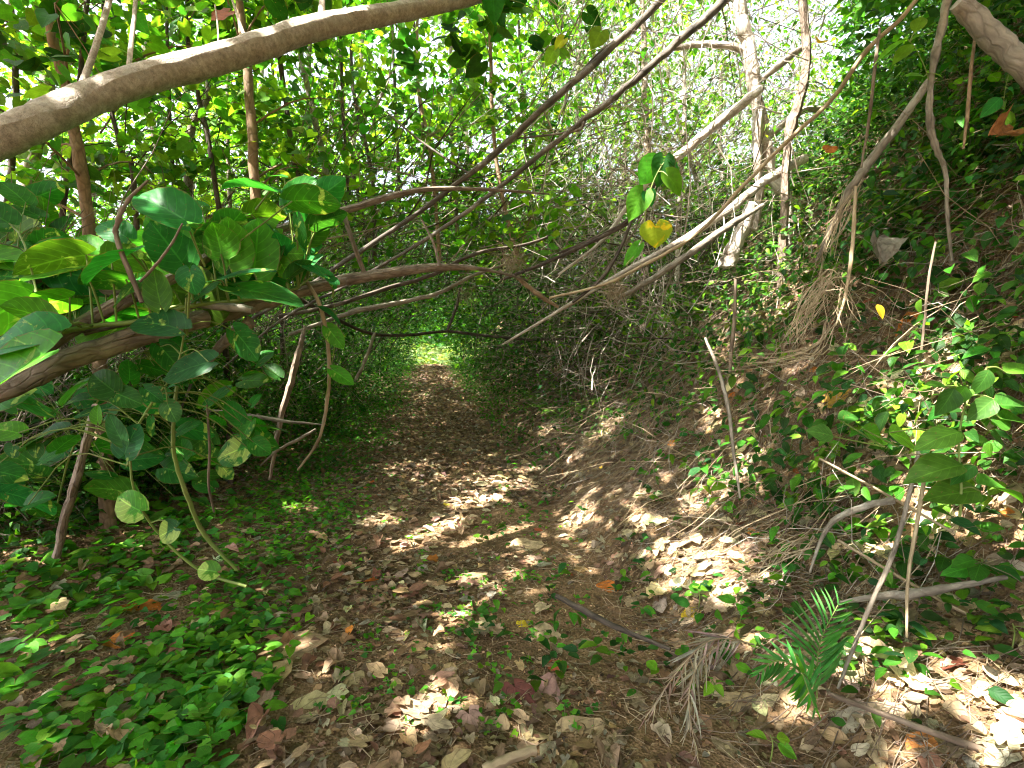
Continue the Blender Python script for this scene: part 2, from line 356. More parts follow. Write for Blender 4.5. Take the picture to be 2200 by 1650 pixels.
# one sheet: fine near the camera, coarse out to the horizon
def axis(vals): return np.array(vals)
ax = np.concatenate([-np.geomspace(400, 9, 22), np.arange(-8.6, 10, .07), np.geomspace(10.2, 400, 22)])
ay = np.concatenate([-np.geomspace(300, 4, 16), np.arange(-3.6, 14, .07), np.arange(14.2, 30, .25), np.geomspace(31, 900, 24)])
X, Y = np.meshgrid(ax, ay, indexing='ij')
Z = ground(X, Y)
A = Acc(); V = np.stack([X, Y, Z], -1).reshape(-1, 3); nx, ny = X.shape
i, j = np.meshgrid(np.arange(nx-1), np.arange(ny-1), indexing='ij')
A.add(V, np.stack([i*ny+j, (i+1)*ny+j, (i+1)*ny+j+1, i*ny+j+1], -1).reshape(-1, 4), V[:, :2], (.2,.1,.05))
tag(A.build('ground', soil), kind='structure')

def upos(n, x0, x1, y0, y1): return rng.uniform(x0, x1, n), rng.uniform(y0, y1, n)
def lat(x, y): return x+.155*np.clip(y, -3, 40)
def infront(p, m=.25):
    "rough test: in the picture's field of view"
    return (p[:, 1] > .3) & (np.abs(p[:, 0]) < p[:, 1]*1.05+m) & (p[:, 2]-1.5 < .7*p[:, 1]+m)

# ---- leaf litter: everything nobody could count
def litter():
    A = Acc()
    def lay(n, x0, x1, y0, y1, tpl, s0, s1, tilt, lift, pal=BROWN, jit=.28, near=1.0, dens=None):
        x, y = upos(n, x0, x1, y0, y1)
        if dens is not None:
            k = rng.uniform(0, 1, n) < dens(x, y); x, y = x[k], y[k]
        p = np.stack([x, y, ground(x, y)], -1); k = infront(p, .4); p = p[k]; x, y = x[k], y[k]; m = len(p)
        nn = gz(x, y)
        a = rng.uniform(0, 6.28, m)
        al = np.stack([np.cos(a), np.sin(a), 0*a], -1)
        nr = nn + rng.normal(0, tilt, (m, 3))
        R = frames(al - (al*nr).sum(-1, keepdims=True)*nr/(nr*nr).sum(-1, keepdims=True), nr)
        sz = rng.uniform(s0, s1, m)*rng.choice([.7, 1, 1.15], m)
        p = p + nn*(lift*rng.uniform(.3, 1.6, m)[:, None])
        A.leaves(tpl, p, R, sz, tints(pal, m, jit), rng.uniform(.7, 1.1, m))
    # bare soil shows in patches along the middle of the path
    def dn(x, y):
        u = lat(x, y); q = np.sin(2.3*x+1.1*y)+np.sin(3.7*y-1.9*x+1)
        return np.where(u > 1.2, .85, np.clip(.42+.30*q, .06, 1))
    lay(42000, -4.5, 6, .9, 7, T['dry_m'], .018, .05, .22, .008, dens=dn)
    lay(2300, -3.5, 6, .9, 6.0, T['dry'], .04, .085, .12, .015, dens=dn)
    lay(1500, -2.6, 4.5, 1.2, 4.6, T['dry'], .05, .09, .07, .014, dens=dn, pal=[(.40,.33,.24),(.36,.27,.19),(.30,.21,.15),(.46,.39,.30),(.24,.15,.11)])
    lay(420, -3.4, -.3, 1.2, 4.2, T['dry'], .045, .09, .12, .045, pal=[(.38,.28,.18),(.30,.18,.13),(.24,.13,.09)])
    for pt, r_ in FLP[:40]:  # pale leaves laid where the sun flecks fall, so the lit patches look brighter
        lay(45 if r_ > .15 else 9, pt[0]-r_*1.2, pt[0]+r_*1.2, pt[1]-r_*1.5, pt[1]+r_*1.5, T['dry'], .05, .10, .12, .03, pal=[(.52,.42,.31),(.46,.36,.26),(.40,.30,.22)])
    lay(22000, -4, 6, .9, 7, T['dry_o'], .02, .05, .3, .007, dens=dn)
    lay(65000, -4.5, 8, 5, 14, T['dry_m'], .03, .075, .3, .012)
    lay(22000, -6.5, 8, 12, 26, T['dry_m'], .06, .13, .35, .02)
    lay(40000, -4, 6, .9, 4.5, T['ovate_s'], .008, .024, .5, .005, pal=[(.34,.24,.15),(.22,.14,.09),(.42,.33,.22),(.15,.09,.06)])
    lay(90, -4, 6, 1, 8, T['dry_m'], .04, .08, .3, .02, pal=[(.55,.22,.04),(.60,.40,.05),(.45,.13,.03),(.30,.07,.04)])
    tag(A.build('leaf_litter', M['dry']), 'carpet of brown fallen leaves over the path and the bank', 'leaf litter', kind='stuff')
litter()
def debris():
    A = Acc()
    for q in range(6500):
        x = rng.uniform(-3, 5.5); y = rng.uniform(1.0, 6)
        if abs(x) > y*1.05+.2: continue
        L = rng.uniform(.03, .16); a = rng.uniform(0, 6.28)
        if lat(x, y) > 1.1: L *= rng.uniform(1, 2.2)
        pts = []
        bend = rng.normal(0, .5)
        for t in (0, .5, 1):
            xx = x+math.cos(a+bend*t)*L*t; yy = y+math.sin(a+bend*t)*L*t
            pts.append((xx, yy, float(ground(xx, yy))+.012+.02*rng.uniform()))
        A.tube(pts, rng.uniform(.0008, .0022), 3, 1, 0, cap=False)
    tag(A.build('twig_debris', M['straw']), 'scattered thin straws and broken twiglets on the path floor', 'debris', kind='stuff')
    # fine roots running down the bank
    A = Acc()
    for q in range(3200):
        y = rng.uniform(1.4, 8); u = rng.uniform(.2, 4.0)
        x = u+1.15-.155*y
        if abs(x) > y*1.05+.2: continue
        L = rng.uniform(.15, .8); pts = []; yy = y; xx = x; d = rng.normal(-.15, .5)
        for t in range(5):
            pts.append((xx, yy, float(ground(xx, yy))+.012+.03*rng.uniform()))
            xx -= L/5; yy += d*L/5+rng.normal(0, .02); xx += rng.normal(0, .015)
        r = rng.choice([.0009, .0014, .0028])
        A.tube(pts, np.linspace(r, r*.5, 5), 3, 2, .3, cap=False)
    tag(A.build('fine_roots', M['twig']), 'bare hair roots running down the earth of the bank', 'roots', kind='stuff')
debris()

# ---- ground cover
def cover():
    A = Acc()
    def lay(cx, cy, n, sx, sy, s0, s1, tpl, pal, hgt=.05, test=None):
        n = int(n*(1.05 if sx > .1 and cx < -.3 else .7)); x = rng.normal(cx, sx*.85, n); y = rng.normal(cy, sy, n)
        if test is not None: k = test(x, y); x, y = x[k], y[k]
        m = len(x); nn = gz(x, y)
        p = np.stack([x, y, ground(x, y)+rng.uniform(.2, 1, m)*hgt], -1)
        k = infront(p, .4); k &= ~np.any([(np.hypot(p[:, 0]-q_[0], p[:, 1]-q_[1]) < r_*1.0) for q_, r_ in FLP[:3]], axis=0); p = p[k]; nn = nn[k]; m = len(p)
        a = rng.uniform(0, 6.28, m); al = np.stack([np.cos(a), np.sin(a), rng.normal(0, .2, m)], -1)
        R = frames(al, nn+rng.normal(0, .35, (m, 3)))
        A.leaves(tpl, p, R, rng.uniform(s0, s1, m), tints(pal, m, .2))
    G = [(.06,.22,.02),(.08,.26,.025),(.045,.17,.03),(.12,.28,.02)]
    # clumps are scattered by hand to follow the picture: bright mat at lower left
    for (px, py, n, sp, sz) in [(300,1500,170,.24,.06),(420,1400,170,.22,.055),(520,1350,90,.16,.045),(380,1600,110,.18,.06),(180,1330,90,.3,.065),(500,1480,110,.16,.05),
        (80,1280,80,.3,.075),(600,1180,160,.25,.042),(700,1110,170,.3,.042),(450,1560,120,.14,.055),(250,1240,110,.3,.07),(540,1230,140,.25,.045),(640,1050,190,.35,.045),(50,1450,40,.2,.075),
        (700,1010,300,.45,.045),(760,940,380,.5,.05),(800,880,420,.6,.05),(560,1100,160,.4,.06),(400,1130,120,.4,.08),(200,1180,120,.5,.09),(840,840,420,.8,.05),(690,960,420,.5,.045),(740,900,420,.6,.05),(640,1010,300,.4,.045),(800,930,260,.5,.04),(620,1100,200,.35,.04),(120,1600,50,.15,.07),(640,1300,40,.2,.035),(470,1280,80,.2,.045)]:
        p = gpt(px, py)
        T_ = T['heart_m'] if p[1] < 4 else T['heart_s']
        lay(p[0], p[1], n, sp, sp, sz*.7, sz*1.35, T_, G if py > 1020 else G_MID, .07)
    # sprigs over the path and the bank
    for q in range(170):
        py = rng.uniform(860, 1600); px = rng.uniform(700, 1250)
        p = gpt(px, py); lay(p[0], p[1], int(rng.integers(4, 16)), .04, .04, .018, .04, T['heart_s'], G, .03)
    for q in range(560):
        px = rng.uniform(1050, 2300); py = rng.uniform(250, 1500)
        if py < 1200-.45*(px-1000)*.6 + 0 or rng.uniform() < .6:
            p = gpt(px, py)
            if p[1] > 25: continue
            sz = rng.uniform(.035, .075); lay(p[0], p[1], int(rng.integers(5, 16)), .10, .10, sz*.7, sz*1.4, T['ovate_m'], G_MID+G_DARK+G_BRI[:1], .16)
    # green banks beside the far path
    x, y = upos(26000, -8, 3, 8, 24); u = lat(x, y); e_ = np.interp(y, [8, 12, 24], [1.2, .7, .5])+.12*np.sin(y*3)
    k = (np.abs(u) > e_) & (np.abs(u) < 3.0) & (u < 1.6); x, y = x[k], y[k]
    A.leaves(T['ovate_s'], np.stack([x, y, ground(x, y)+rng.uniform(.02, .14, len(x))], -1), rand_frames(len(x), .5, .1), rng.uniform(.04, .08, len(x)), tints(G_MID, len(x), .25))
    x, y = upos(16000, -9, 4, 6, 24)
    u = lat(x, y); k = ((u < -1.0-.3*np.sin(y)) & (u > -5)) | ((u > .9) & (u < 3.5)); x, y = x[k], y[k]
    lay_p = np.stack([x, y, ground(x, y)+rng.uniform(.02, .25, len(x))], -1)
    A.leaves(T['ovate_s'], lay_p, rand_frames(len(x), .6, .1), rng.uniform(.05, .10, len(x)), tints(G_DARK+G_MID, len(x), .25))
    tag(A.build('ground_cover', M['leaf']), 'low mat of small heart shaped green leaves beside the path', 'ground cover', kind='stuff')
cover()

# ============================================================ TREES
def crown(A, centers, rads, counts, tpl, s0, s1, pal, light=True, tilt=.75, j=.25, jj=1.0):
    for c, r, k in zip(centers, rads, counts):
        d = unit(rng.normal(0, 1, (k, 3)))*(rng.uniform(0, 1, (k, 1))**.45)*np.asarray(r)
        p = np.asarray(c)+d
        k_ = p[:, 2] > ground(p[:, 0], p[:, 1])+.05
        if light: k_ &= keep_light(p, jj)
        # never right in front of the lens, never inside the open way
        k_ &= ~((np.abs(lat(p[:, 0], p[:, 1])) < 1.0) & (p[:, 2] < 2.35+0*p[:, 1]) & (p[:, 1] < 23))
        k_ &= ~(infront(p, .3) & (p[:, 1] < 2.6))
        p = p[k_]
        A.leaves(tpl, p, rand_frames(len(p), tilt), rng.uniform(s0, s1, len(p)), tints(pal, len(p), j))
def limb(A, p0, p1, r0, r1, sides=5, arch=.15, n=4, wob=.6):
    p0 = np.asarray(p0, float); p1 = np.asarray(p1, float); L = np.linalg.norm(p1-p0)
    pts = [p0+(p1-p0)*t+np.array([0, 0, arch*L*math.sin(math.pi*t)])+rng.normal(0, .02, 3)*L*(0 < t < 1) for t in np.linspace(0, 1, n)]
    A.tube(pts, np.linspace(r0, r1, n), sides, 2, 0, cap=False); return pts
def background_tree(vis, wpx, label, m='bark_tan', htop=6.5, nleaf=800, leaf=(.08,.13), tpl='heart_m', pal=G_MID+G_BRI, spread=1.5, z0=2.3, group='slim trees behind the thicket'):
    "vis: visible trunk points (px,py,depth) from the top down"
    w_ = [P(*v) for v in vis]
    top = w_[0]; d = vis[-1][2]
    foot = w_[-1]+np.array([(w_[-1][0]-w_[0][0])*.15, 0, 0]); foot = np.array([foot[0], foot[1], float(ground(foot[0], foot[1]))-.1])
    head = np.array([top[0]+(top[0]-w_[1][0])*.6, top[1]+rng.uniform(-.3, .5), max(htop, top[2]+1.2)])
    mid = (head+top)/2+rng.normal(0, .12, 3)
    free = -2.0 < float(lat(foot[0], foot[1])) < 2.4      # springs from the fallen trunks, not from the path
    pts = ([] if free else [foot])+w_[::-1]+[mid, head]
    r = wpx/2*d/F
    rad = ([] if free else [r*1.5])+list(np.linspace(r*1.15, r*.9, len(w_)))+[r*.6, r*.22]
    e = empty('slim_tree', foot, label, 'tree', group)
    A = Acc(); path = A.tube(pts, rad, 8, 5, .12, knob=.05)
    B = Acc(); cs = []; rs = []; ks = []
    K = 13
    hi = path[path[:, 2] > z0-.4]
    if len(hi) < 2: hi = path[-3:]
    for q in range(K):
        b0 = hi[rng.integers(0, len(hi))]
        a = rng.uniform(0, 6.28); L = rng.uniform(.4, spread)
        c = b0+np.array([math.cos(a)*L, math.sin(a)*L, rng.uniform(-.1, .7)])
        limb(A, b0, c, r*.3, r*.1, 4)
        cs.append(c); rs.append(np.array([.55, .55, .4])*rng.uniform(.7, 1.4)); ks.append(nleaf//K)
        for _ in range(3):
            limb(A, c, c+unit(rng.normal(0, 1, 3))*rng.uniform(.2, .5), r*.1, r*.05, 3, 0, 3)
    crown(B, cs, rs, ks, T[tpl], leaf[0], leaf[1], pal)
    A.build('trunk', M[m], e, origin=foot); B.build('crown', M['leaf'], e, origin=foot)
    return e
BT = [ # visible trunk points, width in px, label, bark, extras
 ([(105,-20,4.2),(135,160,4.2),(165,320,4.2),(196,545,4.2)], 21, 'tan slim tree at left crossing behind the big leaning trunk', 'bark_tan', {}),
 ([(520,60,5.0),(532,150,5.0),(542,300,5.0),(550,440,5.0)], 18, 'orange brown slim tree standing above the broad pothos leaves', 'bark_tan', {}),
 ([(470,-20,6.5),(445,200,6.5),(405,360,6.5)], 14, 'grey slim tree leaning left of the orange brown one', 'bark_grey', {}),
 ([(400,60,5.6),(425,200,5.6),(470,460,5.6)], 9, 'thin black stemmed tree between the grey and orange brown trunks', 'bark_dark', {}),
 ([(600,70,6.0),(620,260,6.0),(642,400,6.0)], 10, 'dark straight slim tree right of the orange brown trunk', 'bark_dark', {}),
 ([(620,0,7.0),(660,180,7.0),(705,390,7.0)], 11, 'greyish slim tree sloping down behind the dark straight one', 'bark_grey', {}),
 ([(235,200,5.2),(262,330,5.2),(290,420,5.2)], 9, 'dark thin tree just right of the tan trunk at left', 'bark_dark', {}),
 ([(190,-10,4.8),(170,190,4.8),(150,350,4.8),(133,540,4.8)], 10, 'reddish dark tree crossing behind the tan trunk at left', 'bark_dark', {}),
 ([(85,-20,6.0),(100,100,6.0),(95,220,6.0),(60,400,6.0),(42,560,6.0)], 24, 'thick grey tree at the far left edge behind the leaves', 'bark_grey', {}),
 ([(900,-20,7.0),(898,180,7.0),(925,330,7.0),(945,560,7.0)], 7, 'thin brown tree rising from the arching fallen trunk', 'bark_tan', {}),
 ([(1050,-10,6.4),(1058,250,6.4),(1075,400,6.4),(1110,550,6.4)], 8, 'thin orange tree in the centre above the bird nest tangle', 'bark_tan', {}),
 ([(890,60,7.6),(905,250,7.6),(940,420,7.6)], 6, 'dark thread thin tree twinned with the brown one in the centre', 'bark_dark', {}),
 ([(760,200,7.6),(800,380,7.6),(805,560,7.6)], 8, 'black slim tree behind the two long diagonal branches', 'bark_dark', {}),
 ([(710,240,9),(760,380,9),(790,520,9)], 7, 'far black slim tree left of the arching branch', 'bark_dark', {}),
 ([(1385,160,7.6),(1390,400,7.6),(1385,600,7.6)], 15, 'dark brown tree wrapped in dead leaves above the yellow leaf', 'bark_red', {}),
 ([(1440,190,8.4),(1480,330,8.4),(1520,480,8.4)], 9, 'pale slim tree behind the hanging green leaves', 'bark_pale', {}),
 ([(300,-20,8.5),(320,200,8.5),(345,420,8.5)], 12, 'far grey tree between the tan and orange brown trunks', 'bark_grey', {}),
 ([(-120,-20,5.0),(-90,300,5.0),(-60,560,5.0)], 20, 'brown tree at the left margin half out of view', 'bark_red', {}),
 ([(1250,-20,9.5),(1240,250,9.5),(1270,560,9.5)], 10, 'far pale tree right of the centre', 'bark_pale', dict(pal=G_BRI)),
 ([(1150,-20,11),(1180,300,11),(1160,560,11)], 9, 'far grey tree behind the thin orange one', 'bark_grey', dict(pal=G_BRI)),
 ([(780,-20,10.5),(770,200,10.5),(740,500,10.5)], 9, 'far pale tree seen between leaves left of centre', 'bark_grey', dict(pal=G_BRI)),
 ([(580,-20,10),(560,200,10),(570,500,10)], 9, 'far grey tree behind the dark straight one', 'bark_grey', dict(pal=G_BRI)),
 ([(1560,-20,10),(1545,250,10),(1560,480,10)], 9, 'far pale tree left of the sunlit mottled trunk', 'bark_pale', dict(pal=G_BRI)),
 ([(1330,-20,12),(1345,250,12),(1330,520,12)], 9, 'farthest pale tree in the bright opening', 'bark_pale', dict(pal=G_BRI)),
 ([(355,-20,6.2),(363,220,6.2),(375,430,6.2)], 7, 'thin dark tree midway between the tan and orange brown trunks', 'bark_dark', {}),
 ([(500,-20,7.6),(488,220,7.6),(495,480,7.6)], 7, 'thin grey tree close on the left of the orange brown trunk', 'bark_grey', {}),
 ([(575,-20,8.2),(589,220,8.2),(597,420,8.2)], 6, 'thin dark tree close on the right of the orange brown trunk', 'bark_dark', {}),
 ([(670,-20,8.4),(662,220,8.4),(668,500,8.4)], 8, 'slim grey tree below the bright patch on the leaning trunk', 'bark_grey', {}),
 ([(840,-20,8.6),(850,220,8.6),(860,470,8.6)], 6, 'slim dark tree left of the centre twins', 'bark_dark', {}),
 ([(975,-20,8.2),(969,220,8.2),(983,500,8.2)], 7, 'slim brown tree right of the centre twins', 'bark_red', {}),
 ([(1110,-20,8.8),(1124,220,8.8),(1140,500,8.8)], 6, 'slim dark tree right of the thin orange one', 'bark_dark', {}),
 ([(25,-20,5.4),(35,220,5.4),(17,520,5.4)], 11, 'dark tree between the left edge and the tan trunk', 'bark_dark', {}),
 ([(730,-20,6.6),(736,220,6.6),(750,420,6.6)], 6, 'thin black tree just right of the greyish sloping one', 'bark_dark', {}),
 ([(1460,-20,7.2),(1470,220,7.2),(1456,520,7.2)], 9, 'pale crooked tree left of the mottled trunk', 'bark_pale', {}),
 ([(150,-20,10),(190,200,10),(200,500,10)], 12, 'far tree seen below the leaning trunk at left', 'bark_grey', dict(pal=G_BRI)),
 ([(420,-20,11.5),(400,200,11.5),(420,500,11.5)], 11, 'far tree behind the grey leaning one', 'bark_grey', dict(pal=G_BRI)),
 ([(1010,-20,13),(1000,250,13),(1020,560,13)], 8, 'farthest slim tree over the path tunnel', 'bark_grey', dict(pal=G_BRI)),
]
for k_, (vis, wp, lab, m_, kw) in enumerate(BT):
    far = vis[0][2] > 9
    kw = dict(kw)
    if far: kw.update(leaf=(.10,.16), nleaf=1000, spread=2.6, htop=9, tpl='heart_s', z0=1.6)
    elif vis[0][2] > 7: kw.update(leaf=(.07,.115), nleaf=850, spread=1.9, htop=7.5, tpl='heart_s', z0=1.8)
    else: kw.setdefault('nleaf', 600)
    if vis[0][0] > 1300: kw['nleaf'] = int(kw.get('nleaf', 500)*.75); kw['leaf'] = (.06,.10)
    background_tree(vis, wp, lab, m_, **kw)

# trees added overhead to shade the path, gaps left for the flecks; trunks unseen
def add_shade_tree(x, y, h, label, cells, nleaf):
    z = float(ground(x, y)); e = empty('added_shade_tree', (x, y, z-.1), label, 'tree', 'unseen trees added to shade the path')
    A = Acc(); A.tube([(x, y, z-.1), (x+.1, y, z+h*.4), (x-.1, y+.2, z+h*.75), (x, y+.1, z+h)], [.16, .12, .08, .03], 8, 4, .1)
    cs = []; rs = []; ks = []
    for (cx, cy, cz) in cells:
        limb(A, (x, y, z+h*rng.uniform(.45, .9)), (cx, cy, cz), .05, .015, 5)
        cs.append((cx, cy, cz)); rs.append(np.array([1.0, 1.0, .55])); ks.append(nleaf)
    B = Acc(); crown(B, cs, rs, ks, T['heart_s'], .15, .23, G_MID, tilt=.5)
    A.build('trunk', M['bark_grey'], e, origin=(x, y, z-.1)); B.build('crown', M['leaf'], e, origin=(x, y, z-.1))
cells = {k: [] for k in range(5)}
roots = [(-4.8,-2.5), (1.5,-4.5), (6.5,-1.0), (-7.5,3.5), (8.0,4.5)]
for cx in np.arange(-9, 7.6, 1.05):
    for cy in np.arange(-6.5, 8.5, 1.05):
        if cy > 4.6 and cx < 4.4: continue
        if cy > 3.4 and cx < -3: continue
        x_ = cx+rng.normal(0, .25); y_ = cy+rng.normal(0, .25); z_ = 5.6+rng.normal(0, .45)+.25*max(0, cy)+.5*max(0, cx-2)
        cells[int(np.argmin([(x_-a)**2+(y_-b)**2 for a, b in roots]))].append((x_, y_, z_))
labs = ['added shade tree, unseen at left behind the viewer', 'added shade tree, unseen behind the viewer on the path edge', 'added shade tree, unseen on top of the bank behind the viewer', 'added shade tree, unseen left of the thicket', 'added shade tree, unseen on the bank at right']
for k_ in range(5): add_shade_tree(*roots[k_], 7.0, labs[k_], cells[k_], 300)
# ============================================================ THICKET AND FAR FOLIAGE (uncountable)
def opening(p):
    "True inside the open way over the path"
    l = lat(p[:, 0], p[:, 1]); y = p[:, 1]
    g = .95*ss(4, 22, y)
    hw = np.interp(y, [0, 4, 8, 12, 22, 24], [3.2, 2.7, 1.5, .92, .6, 4]); hh = np.interp(y, [0, 5, 9, 14, 22], [3.2, 2.9, 2.15, 1.75, 1.5])
    return ((l/hw)**2+(np.maximum(p[:, 2]-g, 0)/hh)**2 < 1) & (y < 24)
def cloud(n, box, tpl, s0, s1, pal, name, label, cat, j=.3, test=None, light=True, tilt=.8, clump=0, m='leaf'):
    x0, x1, y0, y1, z0, z1 = box; A = Acc()
    if clump:
        nc = n//clump; c = np.stack([rng.uniform(x0, x1, nc), rng.uniform(y0, y1, nc), rng.uniform(z0, z1, nc)], -1)
        p = np.repeat(c, clump, 0)+rng.normal(0, 1, (nc*clump, 3))*np.array([.30, .30, .18])
    else: p = np.stack([rng.uniform(x0, x1, n), rng.uniform(y0, y1, n), rng.uniform(z0, z1, n)], -1)
    g = ground(p[:, 0], p[:, 1]); p[:, 2] += g*0+.95*ss(4, 22, p[:, 1])*(z0 < 1)
    k = (p[:, 2] > g+.03) & ~opening(p) & infront(p, 1.0) & ~((p[:, 1] < 2.6) & infront(p, .2))
    if test is not None: k &= test(p)
    if light: k &= keep_light(p)
    p = p[k]
    A.leaves(tpl, p, rand_frames(len(p), tilt), rng.uniform(s0, s1, len(p)), tints(pal, len(p), j))
    return tag(A.build(name, M[m]), label, cat, kind='stuff')
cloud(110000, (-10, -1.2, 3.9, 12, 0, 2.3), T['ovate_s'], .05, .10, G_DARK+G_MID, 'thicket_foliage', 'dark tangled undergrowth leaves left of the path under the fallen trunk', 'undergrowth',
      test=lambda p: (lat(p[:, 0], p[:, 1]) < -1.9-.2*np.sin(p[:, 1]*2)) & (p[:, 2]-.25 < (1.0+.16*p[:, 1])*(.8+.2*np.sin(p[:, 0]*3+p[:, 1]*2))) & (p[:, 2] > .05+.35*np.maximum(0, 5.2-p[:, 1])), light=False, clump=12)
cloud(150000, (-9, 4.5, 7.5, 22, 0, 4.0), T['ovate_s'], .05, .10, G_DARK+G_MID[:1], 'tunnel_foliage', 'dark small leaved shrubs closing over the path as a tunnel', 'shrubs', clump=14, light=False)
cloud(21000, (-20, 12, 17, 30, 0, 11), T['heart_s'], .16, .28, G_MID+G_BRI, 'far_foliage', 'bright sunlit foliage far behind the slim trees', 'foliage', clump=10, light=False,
      test=lambda p: ~((np.abs(lat(p[:, 0], p[:, 1])) < 3.2) & (p[:, 1] > 22)))
cloud(26000, (-30, 16, 30, 40, -.5, 5), T['heart_s'], .25, .42, G_MID+G_DARK, 'far_hedge', 'far dense green wall of bushes at the end of the view', 'bushes', light=False)
cloud(9000, (-7, 0, 24, 32, 0, 1.9), T['lance'], .25, .5, [(.13,.19,.07),(.10,.17,.05),(.17,.22,.10),(.08,.15,.06)], 'tall_grass', 'bright green grass beyond the end of the path', 'grass', light=False, tilt=1.5,
      test=lambda p: p[:, 2]-.9 < .3+.12*(p[:, 1]-24)+.25*np.abs(lat(p[:, 0], p[:, 1])-.2))
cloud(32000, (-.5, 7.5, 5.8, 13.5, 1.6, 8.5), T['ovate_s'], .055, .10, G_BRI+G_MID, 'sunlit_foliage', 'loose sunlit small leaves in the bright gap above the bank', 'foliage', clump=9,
      test=lambda p: (p[:, 0]/p[:, 1] < .62) & (p[:, 0]/p[:, 1] > .02))
cloud(11000, (-10, 2.5, 7.5, 15, 1.8, 8.0), T['heart_s'], .07, .115, G_MID+G_BRI, 'mid_foliage', 'mid green heart shaped leaves hanging between the slim trees', 'foliage', clump=10)
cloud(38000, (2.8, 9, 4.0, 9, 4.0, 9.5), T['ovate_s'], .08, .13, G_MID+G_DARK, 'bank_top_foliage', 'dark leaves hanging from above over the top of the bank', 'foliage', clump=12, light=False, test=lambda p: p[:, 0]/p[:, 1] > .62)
cloud(24000, (-8, 1.5, 12, 21, 4.2, 5.3), T['ovate_s'], .10, .15, G_DARK, 'tunnel_shade_foliage', 'dark leaves added over the far part of the path tunnel to shade it', 'foliage', clump=12, light=False)  # leaf layer added above the path tunnel to darken it
# hanging leaves of the upper bank
def bank_leaves():
    A = Acc(); n_ = 80000
    y = rng.uniform(2.2, 9.5, n_); u = rng.uniform(.9, 8, n_); x = u+1.15-.155*y
    k = rng.uniform(0, 1, n_) < np.clip(.13+.34*(u-1.2), .12, 1)*(.55+.45*np.sin(x*2.2+y*3.1)); x, y, u = x[k], y[k], u[k]
    # little sprigs: groups of leaves share a stem point
    k = rng.uniform(0, 1, len(x)) < .22; x, y, u = x[k], y[k], u[k]
    rep = 7; X = np.repeat(x, rep)+rng.normal(0, .10, len(x)*rep); Y = np.repeat(y, rep)+rng.normal(0, .10, len(x)*rep)
    lift = np.repeat(rng.uniform(.04, .22+.12*np.minimum(u, 4), len(x)), rep)+rng.normal(0, .03, len(X))
    nn = gz(X, Y); p = np.stack([X, Y, ground(X, Y)], -1)+nn*np.abs(lift)[:, None]
    k = infront(p, .6) & ~((p[:, 1] < 2.3)) & (np.linalg.norm(p-np.array([0, 0, 1.5]), axis=1) > 1.9); p = p[k]; nn = nn[k]; m = len(p)
    al = np.stack([rng.normal(-.5, .7, m), rng.normal(-.3, .7, m), rng.normal(-.35, .3, m)], -1)
    R = frames(al, nn*.6+np.array([0, 0, .8])+rng.normal(0, .35, (m, 3)))
    A.leaves(T['ovate_m'], p, R, rng.uniform(.035, .10, m)*np.where(p[:, 1] < 4.5, 1.25, 1), tints(G_MID+G_DARK+G_BRI[:2], m, .3), rng.uniform(.7, 1.1, m))
    tag(A.build('bank_foliage', M['gloss']), 'small glossy leaves of seedlings and creepers hanging down the bank', 'bank plants', kind='stuff')
bank_leaves()
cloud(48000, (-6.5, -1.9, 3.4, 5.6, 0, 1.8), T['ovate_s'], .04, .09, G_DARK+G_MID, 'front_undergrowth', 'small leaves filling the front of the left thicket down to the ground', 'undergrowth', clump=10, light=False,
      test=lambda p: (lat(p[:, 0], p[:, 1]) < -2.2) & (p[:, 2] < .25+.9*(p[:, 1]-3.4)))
# twigs nobody could count
def twigs(n, box, r0, r1, L0, L1, m, name, label, dirf, test=None, seg=4, near=2.4, light=False):
    A = Acc(); x0, x1, y0, y1, z0, z1 = box; made = 0
    for q in range(n*3):
        if made >= n: break
        p = np.array([rng.uniform(x0, x1), rng.uniform(y0, y1), rng.uniform(z0, z1)])
        g = float(ground(p[0], p[1]))
        if p[2] < g-.05 or (test is not None and not test(p[None])[0]): continue
        d = unit(dirf()); L = rng.uniform(L0, L1); pts = [p]
        for t in range(seg):
            d = unit(d+rng.normal(0, .22, 3)); pts.append(pts[-1]+d*L/seg)
        pts = np.array(pts)
        if opening(pts).any() or (infront(pts, .2) & (pts[:, 1] < near)).any(): continue
        if light and not keep_light(pts, .6).all(): pass
        r = rng.uniform(r0, r1)*rng.choice([.6, 1, 1.5]); A.tube(pts, np.linspace(r, r*.4, len(pts)), 4, 1, .3, cap=False); made += 1
    return tag(A.build(name, M[m]), label, 'twigs', kind='stuff')
rd = lambda a, b, c, s: (lambda: np.array([a, b, c])+rng.normal(0, s, 3))
twigs(1500, (-6, -1.4, 3.0, 5.0, 0, 2.2), .002, .005, .4, 1.5, 'bark_grey', 'front_twigs', 'pale and grey dead twigs along the front of the left thicket', rd(.5, 0, .3, .7), test=lambda p: (lat(p[:, 0], p[:, 1]) < -1.9) & (p[:, 2] < 2.0))
twigs(1500, (-7, -1.5, 3.9, 9, 0, 2.4), .0025, .006, .4, 1.4, 'twig', 'thicket_twigs', 'brown dead twigs crossing in the dark left thicket', rd(.5, 0, .3, .7), test=lambda p: lat(p[:, 0], p[:, 1]) < -1.9)
twigs(1500, (-5, 3, 5.5, 12, .8, 4.2), .003, .008, .7, 2.6, 'bark_grey', 'arching_twigs', 'grey thin branches arching over the middle of the path', rd(.8, 0, .4, .4))
twigs(2600, (-5, 3, 6, 18, .8, 4.2), .003, .008, .7, 2.4, 'bark_dark', 'tunnel_twigs', 'dark thin branches arching over the path tunnel', rd(.8, 0, .35, .45))
